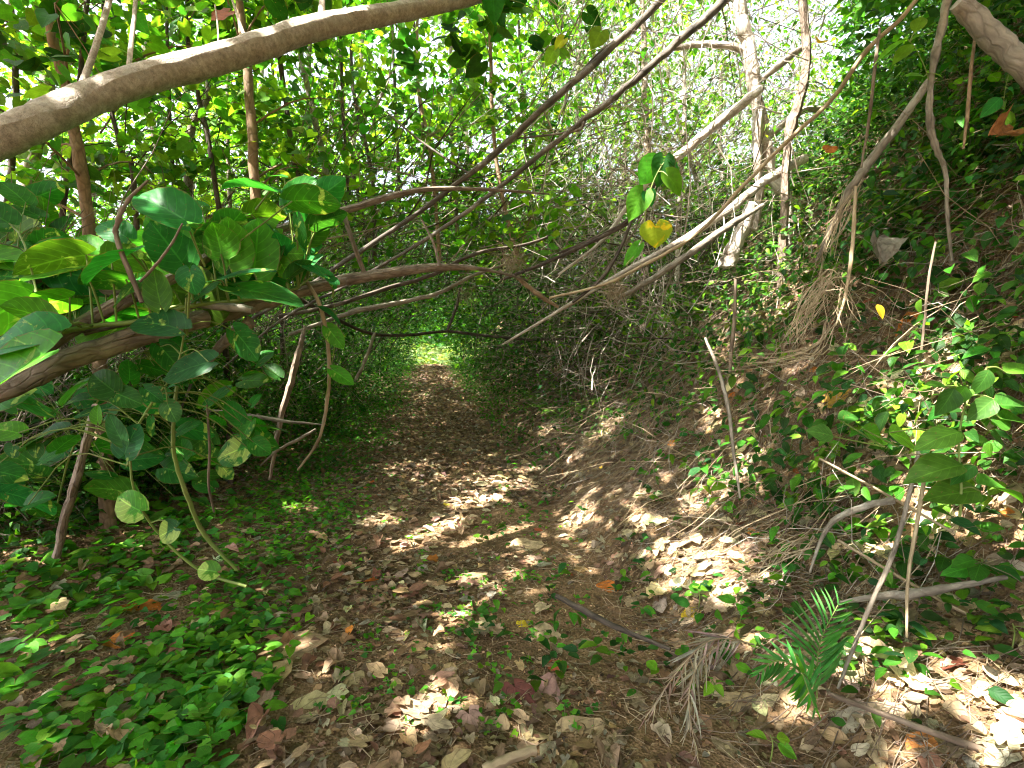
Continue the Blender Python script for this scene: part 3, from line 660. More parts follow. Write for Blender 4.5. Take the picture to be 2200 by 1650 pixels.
twigs(3700, (.2, 6.5, 5.0, 11, 1.0, 7.5), .0025, .0075, .3, 1.3, 'bark_pale', 'pale_twigs', 'pale sun bleached dead twigs in the bright gap above the bank', rd(.1, 0, -.4, .75), test=lambda p: (p[:, 0]/p[:, 1] < .6) & (p[:, 0]/p[:, 1] > .05))
twigs(1300, (-9, 3, 5.5, 13, 1.2, 7), .002, .006, .5, 1.8, 'bark_dark', 'hanging_twigs', 'thin dark twigs between the slim trees', rd(.15, 0, -.8, .4))
def bank_sticks():
    A = Acc()
    for q in range(2400):
        y = rng.uniform(2.4, 9); u = rng.uniform(.7, 6.5); x = u+1.15-.155*y
        if abs(x) > y*1.05+.3: continue
        z = float(ground(x, y))+rng.uniform(.02, .35); L = rng.uniform(.3, 1.5)
        d = unit(np.array([-.75, -.1, -.55 if rng.uniform() < .65 else -1.8])+rng.normal(0, .3, 3)); pts = [np.array([x, y, z])]
        for t in range(5):
            d = unit(d+rng.normal(0, .15, 3)); q_ = pts[-1]+d*L/5; q_[2] = max(q_[2], float(ground(q_[0], q_[1]))+.012); pts.append(q_)
        pts = np.array(pts)
        if (np.linalg.norm(pts-np.array([0, 0, 1.5]), axis=1) < 1.9).any(): continue
        r = rng.choice([.001, .0016, .003]); A.tube(pts, np.linspace(r, r*.5, 6), 4, 1, .3, cap=False)
    tag(A.build('bank_vines', M['straw']), 'thin dry vines and sticks trailing down the bank', 'vines', kind='stuff')
bank_sticks()
def near_bank(p):
    h_ = p[0, 2]-float(ground(p[0, 0], p[0, 1])); u = lat(p[0, 0], p[0, 1])-1.15
    return 0 < h_ < .18+.12*max(0, u) and u > .6 and np.linalg.norm(p[0]-np.array([0, 0, 1.5])) > 2.2
def bank_tangle(n, m, r0, r1, label, name):
    A = Acc(); made = 0
    while made < n:
        y = rng.uniform(2.3, 9); u = rng.uniform(.6, 6.5)**1.0; x = u+1.15-.155*y
        if abs(x) > y*1.05+.3: continue
        p = np.array([x, y, float(ground(x, y))+rng.uniform(.02, .16+.12*u)])
        if np.linalg.norm(p-np.array([0, 0, 1.5])) < 2.2: continue
        d = unit(np.array([-.3, 0, -.5])+rng.normal(0, .6, 3)); L = rng.uniform(.2, 1.0); pts = [p]
        for t in range(5):
            d = unit(d+rng.normal(0, .38, 3)); q_ = pts[-1]+d*L/5; q_[2] = max(q_[2], float(ground(q_[0], q_[1]))+.01); pts.append(q_)
        r = rng.uniform(r0, r1); A.tube(pts, np.linspace(r, r*.4, 6), 4, 1, .4, cap=False); made += 1
    tag(A.build(name, M[m]), label, 'twigs', kind='stuff')
bank_tangle(1700, 'twig', .0012, .0038, 'crooked brown dead twigs tangled over the bank', 'bank_twigs')
bank_tangle(700, 'bark_pale', .001, .003, 'crooked pale dead twigs tangled over the bank', 'bank_pale_twigs')

# ============================================================ BRANCHES, TRUNKS, VINES (things)
def W3(pts): return [P(*p) for p in pts]
def branch(name, label, cat, pts, wpx, m, sides=7, side=(), wob=.1, knob=.06, group=None, parts=None, foot=False, leafy=None):
    "pts (px,py,depth); wpx widths in picture pixels at each point; side = list of offshoots (pts, widths)"
    w_ = W3(pts); r = [a/2*p[2]/F for a, p in zip(np.interp(np.linspace(0, 1, len(pts)), np.linspace(0, 1, len(wpx)), wpx), pts)]
    if foot:
        b = w_[-1]; w_ = w_+[np.array([b[0]+(b[0]-w_[-2][0])*.2, b[1], float(ground(b[0], b[1]))-.05])]; r = r+[r[-1]*1.15]
    o = w_[0]
    if not side and leafy is None:
        A = Acc(); A.tube(w_, r, sides, 5, wob, knob=knob); ob = A.build(name, M[m], origin=o); return tag(ob, label, cat, group)
    e = empty(name, o, label, cat, group)
    A = Acc(); A.tube(w_, r, sides, 6, wob, knob=knob); A.build(parts or 'trunk', M[m], e, origin=o)
    for sp, sw in side:
        s3 = W3(sp); sr = [a/2*p[2]/F for a, p in zip(np.interp(np.linspace(0, 1, len(sp)), np.linspace(0, 1, len(sw)), sw), sp)]
        A = Acc(); A.tube(s3, sr, 6, 5, wob, knob=knob); A.build('branch', M[m], e, origin=s3[0])
    if leafy is not None: leafy(e)
    return e
def lean_crown(e):
    B = Acc(); cs = []; rs = []; ks = []
    for q in range(26):
        t = rng.uniform(0, 1); c = P(900+500*t, -160+60*rng.normal(), 4.6+1.2*t)+np.array([rng.normal(0, .5), rng.normal(0, .5), abs(rng.normal(0, .5))])
        cs.append(c); rs.append((.5, .5, .35)); ks.append(26)
    for (x, y, d, k_) in [(1060,30,4.2,16),(960,60,4.4,12),(1010,110,4.5,8),(880,110,4.6,10),(640,-20,3.7,10),(430,10,3.6,14),(300,-10,3.5,12),(560,60,4.3,12),(150,50,3.8,14),(40,120,3.6,14),(1180,100,5,8),(1280,60,5,8)]:
        cs.append(P(x, y, d)); rs.append((.22, .25, .14)); ks.append(k_)
    crown(B, cs, rs, ks, T['heart'], .11, .17, G_DARK+G_MID, light=True, jj=.8)
    B.build('crown', M['leaf'], e, origin=(e.location))
branch('leaning_tree', 'thick tan leaning trunk crossing the whole upper left with a finely cracked bark', 'tree',
    [(-700,700,1.75),(-420,520,1.9),(-200,400,2.0),(-50,322,2.15),(80,262,2.3),(200,208,2.5),(330,163,2.7),(450,132,2.9),(560,97,3.1),(690,57,3.4),(820,32,3.7),(930,12,4.0),(1030,-10,4.3),(1200,-70,4.8),(1400,-150,5.4)],
    [83.6,81.0,75.7,72.2,68.6,63.4,59.8,56.3,52.8,45.8,38.7,32.6,26.4,19.4,10.6], 'bark_big', sides=16, wob=.02, knob=.02,
    side=[([(165,215,2.45),(195,130,2.6),(215,70,2.7),(240,-20,2.9),(262,-120,3.1)],[14.1,12.3,11.4,10.6,7.9]), ([(275,175,2.6),(280,110,2.7),(288,40,2.9),(296,-60,3.1)],[9.7,8.8,7.9,6.2]),
          ([(690,45,3.4),(692,0,3.5),(698,-80,3.7)],[15.0,12.3,8.8]), ([(470,120,2.95),(468,60,3.1),(462,10,3.3)],[4.4,3.5,2.6]), ([(535,100,3.05),(515,50,3.2),(490,-30,3.4)],[10.6,6.2,3.5])], leafy=lean_crown)
branch('fallen_tree', 'reddish fallen trunk lying low across the left with the broad pothos leaves on it', 'tree',
    [(-500,1010,2.2),(-250,930,2.3),(-60,862,2.4),(60,815,2.5),(150,772,2.55),(300,722,2.7),(480,672,2.95),(580,645,3.1),(660,622,3.25),(740,602,3.4),(860,583,3.7),(950,574,3.95),(1040,579,4.2),(1135,602,4.5)],
    [47.6,47.6,44.9,43.5,42.2,44.9,39.4,28.6,25.8,23.1,20.4,16.3,7.3,2.7], 'bark_red', sides=14, wob=.04, knob=.06,
    side=[([(-60,800,2.42),(70,770,2.5),(90,752,2.5),(185,690,2.6),(285,637,2.7),(390,588,2.8),(450,552,2.9),(540,513,3.05),(640,480,3.2),(740,452,3.4),(880,412,3.7),(970,405,3.9),(1080,409,4.1),(1180,417,4.4)],[32.0,32.0,30.4,28.8,27.2,21.6,20.8,19.2,17.6,15.2,12.0,8.8,6.4,3.2]),
          ([(738,458,3.4),(758,520,3.4),(783,588,3.5)],[10.4,10.4,9.6]), ([(480,668,2.9),(300,690,2.75),(180,715,2.6)],[9.6,9.6,12.8]), ([(540,690,3.0),(475,742,3.0),(430,800,3.0)],[27.2,22.4,16.0]),
          ([(420,660,2.75),(330,700,2.65),(240,735,2.6),(120,790,2.5)],[4.8,6.4,8.0,9.6]), ([(945,572,3.9),(930,520,3.95),(905,470,4.0)],[7.2,5.6,4.0])])
branch('broken_stick', 'dark dead branch lying level behind the left pothos leaves', 'branch', [(-120,590,2.9),(0,602,2.9),(120,606,2.9),(200,618,2.85),(290,638,2.8)], [22,24,24,22], 'bark_dark')
branch('broken_stick', 'short grey snapped stub resting on the fallen trunk', 'branch', [(400,652,2.75),(450,658,2.75),(500,660,2.75),(545,667,2.75)], [13,15,17,17], 'bark_grey')
branch('long_branch', 'upper of the two long dark diagonal branches crossing the centre', 'branch',
    [(1600,-190,5.3),(1425,-5,5.1),(1320,97,5.0),(1180,222,4.9),(1060,332,4.8),(900,456,4.7),(740,562,4.6),(640,630,4.6),(520,700,4.6),(430,790,4.7),(380,900,4.8)], [21,16,14,14,12,10,9,8,7,6,5], 'bark_long', wob=.15, parts='branch',
    side=[([(1215,190,4.9),(1290,110,5.0),(1340,70,5.1)],[5,4,3]), ([(1010,375,4.75),(900,300,4.9),(830,240,5.0)],[5,4,3])])
branch('long_branch', 'lower of the two long diagonal branches with a sunlit upper end', 'branch',
    [(1720,-170,5.4),(1562,-5,5.1),(1450,93,4.9),(1340,192,4.8),(1220,285,4.7),(1120,365,4.6),(1010,450,4.5),(880,535,4.5),(740,615,4.5),(600,690,4.6),(480,790,4.6)], [22,18,16,14,11,10,9,7,6,5,4], 'bark_long', wob=.15, parts='branch',
    side=[([(1255,262,4.7),(1240,280,4.7),(1160,292,4.8),(1090,300,4.9)],[8,6,4,3])])
branch('long_branch', 'white sunlit branch slanting down left from the mottled trunk', 'branch', [(1635,190,5.5),(1600,218,5.4),(1500,300,5.3),(1400,382,5.2),(1350,440,5.1),(1290,520,5.1),(1200,590,5.2)], [16,18,18,16,9,7,5], 'bark_pale')
branch('long_branch', 'leaning grey branch with white upper side passing under the yellow leaf', 'branch', [(1730,340,5.6),(1650,385,5.4),(1560,455,5.2),(1450,525,5.0),(1330,590,4.9),(1180,680,5.0),(1080,740,5.2)], [18,18,18,14,10,7,4], 'bark_pale')
branch('long_branch', 'dark branch running parallel just below the white sided one', 'branch', [(1640,440,5.0),(1560,490,4.9),(1460,560,4.8),(1400,600,4.8),(1330,640,4.8)], [8,15,14,12,8], 'bark_grey')
branch('mottled_tree', 'white and brown mottled trunk standing sunlit at upper right', 'tree',
    [(1530,-230,5.9),(1575,-60,5.8),(1590,20,5.8),(1607,100,5.8),(1622,200,5.8),(1640,300,5.8),(1660,380,5.8),(1690,440,5.8)], [20,26,28,27,26,27,25,24], 'bark_pale', foot=True, sides=10,
    side=[([(1628,240,5.7),(1628,340,5.7),(1632,420,5.7),(1620,495,5.7)],[22,16,17,16]), ([(1618,110,5.8),(1520,95,5.9),(1440,105,6.0)],[16,15,10]), ([(1625,180,5.8),(1680,135,5.8),(1725,100,5.8)],[8,16,10]), ([(1640,300,5.8),(1720,240,5.9),(1760,235,6)],[16,14,12])],
    leafy=lambda e: None)
branch('old_stump', 'pale broken slanting stub on the ridge below the mottled trunk', 'stump', [(1618,440,5.5),(1600,480,5.5),(1578,530,5.5),(1560,570,5.5)], [24,28,30,34], 'bark_pale')
branch('bank_tree', 'reddish curving trunk just right of the mottled trunk', 'tree', [(1700,-200,5.4),(1722,-20,5.4),(1733,110,5.4),(1722,200,5.4),(1700,270,5.4),(1690,330,5.4)], [14,16,17,18,22,16], 'bark_red', foot=True)
branch('long_vine', 'long thin pale vine bowing from the top right down to the centre', 'vine', [(2010,-60,3.7),(1940,35,3.8),(1860,110,3.9),(1790,210,4.0),(1700,295,4.1),(1600,395,4.2),(1500,500,4.3),(1400,560,4.4),(1300,610,4.5),(1180,640,4.7)], [8,9,9,9,8,8,7,7,6,5], 'straw')
branch('bank_branch', 'straight grey bough leaning down left on the upper bank', 'branch', [(1995,172,3.6),(1950,240,3.65),(1870,345,3.7),(1840,390,3.7),(1800,460,3.75),(1755,560,3.8)], [14,16,18,20,14,8], 'bark_grey')
branch('knobbly_liana', 'knobbly grey liana hanging from the top at the right', 'vine', [(2050,-90,3.1),(2037,0,3.15),(2015,90,3.2),(2000,180,3.2),(1998,260,3.2),(2012,320,3.2),(2032,372,3.2),(2035,460,3.2),(2045,560,3.2)], [13,14,13,10,13,9,8,6,5], 'bark_grey', knob=.25)
branch('sawn_bough', 'thick smooth grey bough with a rounded end in the top right corner', 'branch', [(2058,5,2.7),(2085,30,2.7),(2130,78,2.65),(2170,115,2.6),(2215,155,2.55),(2330,270,2.5),(2450,420,2.5)], [30,40,44,44,46,48,50], 'bark_grey', sides=14, wob=.03, knob=.02)
branch('thin_liana', 'thin brown liana hanging straight left of the grey bough', 'vine', [(1890,60,3.5),(1880,140,3.5),(1868,250,3.5),(1850,360,3.5)], [5,7,6,4], 'twig')
branch('thin_liana', 'tan liana hanging beneath the thick corner bough', 'vine', [(2096,70,2.8),(2085,160,2.8),(2078,250,2.8),(2070,320,2.8)], [5,7,7,4], 'bark_tan')
branch('thin_liana', 'long hanging vine in front of the dry root clump on the bank', 'vine', [(1838,400,3.2),(1835,480,3.2),(1828,560,3.2),(1815,640,3.2),(1795,700,3.2)], [6,8,8,6,4], 'straw')
branch('thin_liana', 'rusty stem dropping right of centre on the mid bank', 'vine', [(1580,600,3.9),(1578,680,3.9),(1572,740,3.9),(1568,800,3.9)], [6,8,8,6], 'twig')
branch('thin_liana', 'dark red stem crossing the bank below the orange leaf', 'vine', [(2010,520,3.0),(1995,600,3.0),(1985,700,3.0),(1975,790,3.0)], [4,5,5,5], 'twig')
branch('thin_liana', 'pair of vines dropping beside the glossy plant at right', 'vine', [(1990,980,2.35),(1978,1080,2.3),(1960,1180,2.2),(1950,1260,2.1),(1948,1370,2.0)], [6,8,8,7,5], 'straw')
branch('leaning_stick', 'slender grey stick leaning on the lower bank above the sun spot', 'branch', [(1515,725,3.3),(1545,800,3.2),(1565,880,3.1),(1575,960,3.0),(1590,1070,2.9)], [5,8,8,7,5], 'bark_grey')
branch('leaning_stick', 'long bent stick arching down to the palm seedling', 'branch', [(1975,960,2.3),(1950,1080,2.2),(1915,1200,2.1),(1870,1300,2.0),(1830,1400,1.95),(1800,1480,1.9)], [6,9,10,9,8,6], 'bark_grey')
branch('bank_root', 'pale root lying across the slope below the glossy plant', 'root', [(1920,1075,2.45),(1850,1090,2.5),(1790,1120,2.5),(1760,1170,2.5),(1740,1230,2.45)], [16,14,11,7,5], 'bark_grey')
branch('bank_root', 'thick pale root running left from the right hand plant stem', 'root', [(2160,1240,2.2),(2060,1258,2.2),(1960,1275,2.2),(1880,1282,2.2),(1800,1295,2.25)], [10,14,20,14,6], 'bark_grey')
branch('long_stick', 'long thin stick slanting down from the bank to the lower right corner', 'stick', [(1760,985,2.7),(1900,1060,2.5),(2050,1145,2.35)], [5,6,6], 'straw')
branch('long_stick', 'long pinkish stick lying in the lower right corner', 'stick', [(1780,1490,1.78),(1900,1535,1.75),(2050,1590,1.68),(2230,1650,1.6)], [9,12,16,18], 'twig')
branch('long_stick', 'straight pale straw across the slope right of the palm', 'stick', [(1800,1160,2.5),(1950,1250,2.3),(2090,1325,2.15),(2230,1380,2.1)], [6,7,7,6], 'straw')
branch('dark_stick', 'rough dark stick lying on the path right of centre', 'stick', [(1195,1280,2.55),(1260,1315,2.45),(1330,1350,2.3),(1440,1395,2.15)], [10,14,12,8], 'bark_dark')
branch('cut_stick', 'yellowish round stick at the bottom edge of the path', 'stick', [(1040,1655,1.72),(1090,1632,1.75),(1150,1612,1.78)], [22,22,20], 'straw')
branch('arch_branch', 'dark branch forming the arch low over the tunnel mouth', 'branch', [(640,640,6),(780,712,7),(870,720,8),(960,712,8.5),(1050,722,8.5),(1170,730,8),(1270,720,7)], [8,7,7,6,6,5,4], 'bark_dark')
branch('arch_branch', 'grey branch with a sunlit knot crossing above the tunnel', 'branch', [(620,720,5.6),(700,690,5.6),(770,667,5.6),(850,652,5.7),(940,630,5.8),(1020,590,6),(1110,560,6.2)], [7,8,12,10,9,7,5], 'bark_grey')
branch('arch_branch', 'long dark branch rising right from the thicket to the nest tangle', 'branch', [(600,680,5.0),(720,655,5.0),(830,620,5.1),(930,590,5.2),(1020,545,5.3),(1130,525,5.4),(1200,500,5.4)], [8,9,9,9,8,6,5], 'bark_dark')
branch('arch_branch', 'crooked dark branch hanging above the left side of the tunnel', 'branch', [(990,610,7.5),(980,660,7.5),(960,712,7.5)], [5,6,6], 'bark_dark')
branch('arch_branch', 'thin black branch between the long diagonals and the yellow leaf', 'branch', [(1350,480,4.6),(1270,520,4.7),(1170,565,4.8),(1080,600,5)], [7,8,8,6], 'bark_dark')
branch('arch_branch', 'thin black branch going up right towards the green hanging leaves', 'branch', [(1200,545,4.8),(1280,510,4.7),(1340,480,4.6),(1385,430,4.5),(1440,340,4.5)], [6,7,8,6,4], 'bark_dark')
branch('arch_branch', 'dark forked twig left of the brown knot on the bank', 'branch', [(1365,455,4.7),(1330,540,4.6),(1290,600,4.6),(1230,650,4.6)], [6,8,8,6], 'bark_dark')
branch('arch_branch', 'orange bare branch sloping down right beneath the nest tangle', 'branch', [(1110,595,5.2),(1140,620,5.2),(1170,642,5.2),(1200,660,5.2)], [9,10,10,6], 'bark_tan')
branch('curved_shoot', 'curved tan shoot bending from the fallen trunk to the path edge', 'shoot', [(640,590,3.15),(655,600,3.15),(685,650,3.15),(702,720,3.2),(708,800,3.3),(700,880,3.4),(682,950,3.5),(640,1010,3.7)], [5,7,8,8,8,7,6,4], 'straw')
branch('dead_branch', 'reddish barked stem leaning out of the left thicket', 'branch', [(205,870,2.75),(185,950,2.8),(160,1040,2.9),(140,1110,3.0),(122,1195,3.1)], [11,15,17,17,14], 'bark_red', knob=.12)
branch('dead_branch', 'pale stem standing in the dark thicket below the fallen trunk', 'branch', [(655,700,4.3),(640,760,4.2),(625,820,4.2),(605,890,4.2),(590,970,4.2),(580,1030,4.2)], [5,13,14,12,9,6], 'bark_red')
branch('dead_branch', 'grey stick lying level at the back of the left thicket', 'branch', [(440,880,3.9),(520,890,3.9),(600,903,3.9),(690,912,3.9)], [5,8,8,3], 'bark_grey')
branch('dead_branch', 'short broken twig at the edge of the left thicket', 'branch', [(560,1000,3.6),(600,965,3.6),(640,945,3.6),(678,922,3.6)], [3,6,7,4], 'bark_grey')
branch('dead_branch', 'green grey stem leaning beyond the curved shoot', 'branch', [(805,715,6.5),(790,760,6.4),(765,815,6.3)], [6,7,7], 'bark_grey')
branch('hanging_root', 'long brown hanging root curving down to the leafy mat', 'root', [(380,830,2.65),(372,920,2.65),(375,980,2.65),(400,1060,2.7),(440,1150,2.75),(510,1225,2.75)], [7,8,8,9,9,6], 'stem')
branch('hanging_root', 'thin grey root hanging free right of the glossy heart leaf', 'root', [(445,870,2.8),(450,960,2.8),(448,1040,2.8),(460,1100,2.85)], [4,5,5,4], 'twig')
branch('hanging_root', 'scaly red brown shoot curling over the broad pothos leaves', 'root', [(318,388,2.35),(275,430,2.35),(252,480,2.35),(252,515,2.35),(285,600,2.35),(305,650,2.35)], [4,6,8,9,10,8], 'twig', knob=.35)
branch('hanging_root', 'thin brown twig crossing in front of the backlit pothos leaf', 'root', [(392,480,2.3),(365,530,2.3),(325,580,2.3),(300,605,2.3)], [4,5,6,5], 'twig')
def nest(px, py, d, r, label, n=150, hang=.5):
    A = Acc(); c = P(px, py, d)
    for q in range(n):
        a = c+unit(rng.normal(0, 1, 3))*r*rng.uniform(.3, 1); dd = unit(rng.normal(0, 1, 3)+np.array([0, 0, -hang])); L = r*rng.uniform(.8, 2)
        A.tube([a, a+dd*L*.5+rng.normal(0, .1, 3)*r, a+dd*L], [.0022, .002, .001], 3, 2, 0, cap=False)
    tag(A.build('twig_tangle', M['straw'], origin=c), label, 'twig clump')
nest(1105, 560, 5.0, .12, 'ball of fine dry twigs caught at the end of the fallen trunk')
nest(1320, 620, 4.6, .10, 'brown shaggy knot of fibres where branches meet left of the bank')
nest(1790, 610, 3.2, .16, 'pale bundle of dry stalks under the lime leaf on the bank', 46, 1.2)
nest(1420, 330, 6.5, .35, 'white sunlit hanging mass of dead twigs in the bright gap', 260, 1.5)
nest(1000, 620, 7.5, .2, 'grey tuft of dead twigs over the tunnel mouth', 90)
def drape(pts, n, spread, label, name='root_clump'):
    A = Acc(); w_ = W3(pts)
    for q in range(n):
        o = rng.normal(0, 1, 3)*spread*1.3; k = [w_[i]+o*(.3+1.0*i/len(w_))+rng.normal(0, .035, 3) for i in range(int(rng.integers(3, len(w_)+1)))]
        A.tube(k, [.003*rng.uniform(.5, 1.4)]*2+[.0012]*(len(k)-2), 4, 3, .2, cap=False)
    tag(A.build(name, M['straw'], origin=w_[0]), label, 'roots')
drape([(1780,600,3.3),(1740,660,3.3),(1710,720,3.3),(1690,800,3.25)], 34, .035, 'pale sunlit bundle of roots running down the middle of the bank')
drape([(1840,400,3.7),(1800,470,3.7),(1770,540,3.7),(1745,600,3.7)], 22, .03, 'mossy fibrous root tuft below the grey bough')
drape([(1790,700,3.25),(1740,760,3.2),(1600,775,3.2),(1540,765,3.2)], 10, .025, 'dry stalks fanning left from the root bundle')
drape([(1740,1160,2.5),(1690,1190,2.5),(1640,1220,2.5),(1600,1260,2.48)], 10, .03, 'bare rootlets spreading over open soil right of the sun spot')

# ============================================================ LEAVES YOU CAN POINT AT
def hero(parent, base, tip, d, tp='pothos', face=.5, wr=1.0, dd=0.0, pal=None, m='pothos', flip=1, roll=0.0, name='leaf', label=None):
    a = P(base[0], base[1], d); b = P(tip[0], tip[1], d+dd); al = b-a; L = float(np.linalg.norm(al))
    nr = face*np.array([0, -1, .1])*flip+(1-face)*np.array([0, 0, 1.0])+np.array([roll, 0, 0])
    R = frames(al[None], nr[None]); A = Acc()
    A.leaves(T[tp], a[None], R, np.array([L]), tints(pal or [(.03,.12,.025),(.035,.13,.03),(.025,.10,.03)], 1, .12), np.array([wr]))
    o = A.build(name, M[m], parent, origin=a)
    if label: o['label'] = label
    return a
def stalk(A, a, b, r=.004, sag=.03):
    a = np.asarray(a); b = np.asarray(b); A.tube([a, (a+b)/2+np.array([0, 0, -sag*0+sag]), b], [r*.8, r, r*1.2], 6, 3, .05, cap=False)
def leafy(name, label, cat, stem_pts, leaves, m='pothos', stem_r=.006, stem_m='stem', group=None, pr=.0035, pal=None, tp='pothos'):
    "leaves: (base, tip, depth, kwargs); petioles run to the nearest stem point"
    w_ = np.array(W3(stem_pts)); e = empty(name, w_[-1], label, cat, group)
    A = Acc(); path = A.tube(w_, np.linspace(stem_r*.6, stem_r, len(w_)), 6, 4, .05)
    for lf in leaves:
        kw = dict(lf[3]) if len(lf) > 3 else {}
        pet = kw.pop('pet', None); kw.setdefault('m', m); kw.setdefault('tp', tp)
        if pal and 'pal' not in kw: kw['pal'] = pal
        a = hero(e, lf[0], lf[1], lf[2], **kw)
        q = P(*pet) if pet else path[np.argmin(np.linalg.norm(path-a, axis=1))]
        if np.linalg.norm(q-a) > .01: stalk(A, a, q, pr, .15*np.linalg.norm(q-a) if not pet else .0)
    A.build('stem', M[stem_m], e, origin=w_[-1])
    return e
BL = [(.06,.23,.014),(.075,.25,.018)]; TE = [(.018,.16,.03),(.024,.175,.03)]; DK = [(.02,.125,.014),(.028,.14,.016)]; LM = [(.14,.30,.02),(.11,.26,.02)]
leafy('giant_pothos', 'broad leaved green pothos growing along the fallen trunk at left', 'plant',
 [(640,620,3.0),(560,640,2.85),(470,650,2.75),(400,660,2.7),(300,690,2.6),(200,700,2.55),(100,720,2.5)], [
 ((398,474),(284,398),2.45,dict(face=.55,pal=TE,pet=(440,572,2.6),wr=1.0)), ((272,510),(202,466),2.55,dict(face=.6,pal=TE)),
 ((282,545),(165,588),2.4,dict(face=.25,pal=TE)), ((385,560),(335,440),2.65,dict(face=.8,flip=-1,pal=BL,wr=1.1)), ((392,565),(318,468),2.6,dict(face=.6,pal=DK)),
 ((345,655),(325,575),2.45,dict(face=.8,pal=G_MID)), ((408,580),(412,632),2.3,dict(face=.85,wr=1.6,pal=[(.02,.12,.035)],pet=(402,720,2.5))),
 ((468,602),(588,568),2.5,dict(face=.25,pal=[(.02,.12,.035)])), ((508,618),(652,642),2.5,dict(face=.3)), ((382,706),(272,670),2.4,dict(face=.5)),
 ((580,410),(478,382),2.7,dict(face=.15,pal=TE,pet=(550,450,2.8))), ((492,570),(500,470),2.75,dict(face=.8,flip=-1,pal=BL,wr=1.25)), ((545,585),(560,470),2.85,dict(face=.85,flip=-1,pal=BL,wr=1.2)),
 ((475,545),(465,480),2.7,dict(face=.7,flip=-1,pal=BL,wr=1.7)), ((628,432),(740,425),2.75,dict(face=.5,flip=-1,wr=.8,pal=G_MID,pet=(480,545,2.75))), ((640,468),(652,535),2.75,dict(face=.6,wr=.5,pal=DK)),
 ((610,545),(655,545),2.9,dict(face=.8,flip=-1,pal=BL,wr=1.5)), ((600,560),(625,600),2.9,dict(face=.8,flip=-1,pal=BL,wr=1.1)),
 ((108,716),(-70,722),2.25,dict(face=.55,pal=TE,wr=.9)), ((98,760),(-90,850),2.15,dict(face=.55,pal=BL,wr=.9)), ((175,575),(40,592),2.5,dict(face=.2)), ((270,600),(170,602),2.55,dict(face=.3,flip=-1,pal=G_MID)),
 ((185,548),(45,560),2.7,dict(face=.4,flip=-1,pal=G_MID,wr=.8)), ((60,640),(-60,700),2.5,dict(face=.5,flip=-1,pal=BL)), ((110,690),(20,650),2.45,dict(face=.6,flip=-1,pal=BL)), ((60,600),(-60,580),2.7,dict(face=.5,pal=DK)),
 ((240,560),(330,545),2.6,dict(face=.5,flip=-1,pal=G_MID,wr=1.2)), ((300,620),(230,650),2.5,dict(face=.5,pal=G_MID)), ((640,565),(700,592),2.9,dict(face=.25,pal=TE,wr=.7)), ((700,590),(640,560),3.1,dict(face=.3,pal=TE)),
 ((430,440),(360,420),2.9,dict(face=.3,pal=TE)), ((540,460),(620,450),2.9,dict(face=.4,flip=-1,pal=G_MID)), ((20,480),(-60,430),3.0,dict(face=.6,pal=DK)), ((700,460),(620,405),3.0,dict(face=.5,flip=-1,pal=G_MID,wr=.9)),
 ((150,640),(60,660),2.6,dict(face=.4,flip=-1,pal=BL)), ((580,640),(540,600),2.8,dict(face=.5,pal=DK)), ((610,380),(575,370),3.0,dict(face=.3,pal=TE)), ((420,640),(470,600),2.7,dict(face=.4,pal=DK)),
 ], stem_r=.014, pr=.005)
def pothos_fill(n, x0, x1, y0, y1, d0, d1, pals, sz, seed):
    r = np.random.default_rng(seed); out = []
    for q in range(n):
        x = r.uniform(x0, x1); y = r.uniform(y0, y1); L = r.uniform(*sz); a = r.uniform(-.5, 3.64)
        d = r.uniform(d0, d1); p = pals[int(r.integers(0, len(pals)))]
        out.append(((x, y), (x+L*math.cos(a), y-L*.75*math.sin(a)+L*.15), d, dict(face=float(r.uniform(.2, .85)), flip=int(r.choice([-1, 1])), pal=p, dd=float(r.uniform(-.08, .08)), wr=float(r.uniform(.8, 1.2)))))
    return out
leafy('rampant_pothos', 'dense mass of pothos leaves behind the biggest ones on the fallen trunk', 'plant',
 [(660,610,3.2),(560,630,3.05),(450,640,2.95),(330,670,2.85),(200,690,2.8),(60,720,2.75),(-60,740,2.7)],
 pothos_fill(34, 330, 700, 430, 640, 2.85, 3.15, [BL, G_MID, BL, DK, TE], (80, 130), 3)+pothos_fill(38, -60, 400, 520, 720, 2.7, 3.0, [BL, G_MID, DK, BL, TE], (80, 140), 4)+pothos_fill(12, -60, 120, 420, 560, 3.0, 3.4, [DK, G_MID], (80, 120), 5), stem_r=.012, pr=.0035)
leafy('shaded_pothos', 'dark pothos leaves crowding the thicket below the fallen trunk at left', 'plant',
 [(330,740,2.9),(250,800,3.0),(200,880,3.0),(150,980,3.1),(120,1100,3.2)],
 pothos_fill(46, -40, 460, 780, 1100, 2.85, 3.3, [DK, DK, TE, G_MID], (55, 100), 6)+pothos_fill(14, 430, 620, 760, 1000, 3.2, 3.6, [DK, G_MID], (50, 80), 8), stem_r=.006, pr=.002)
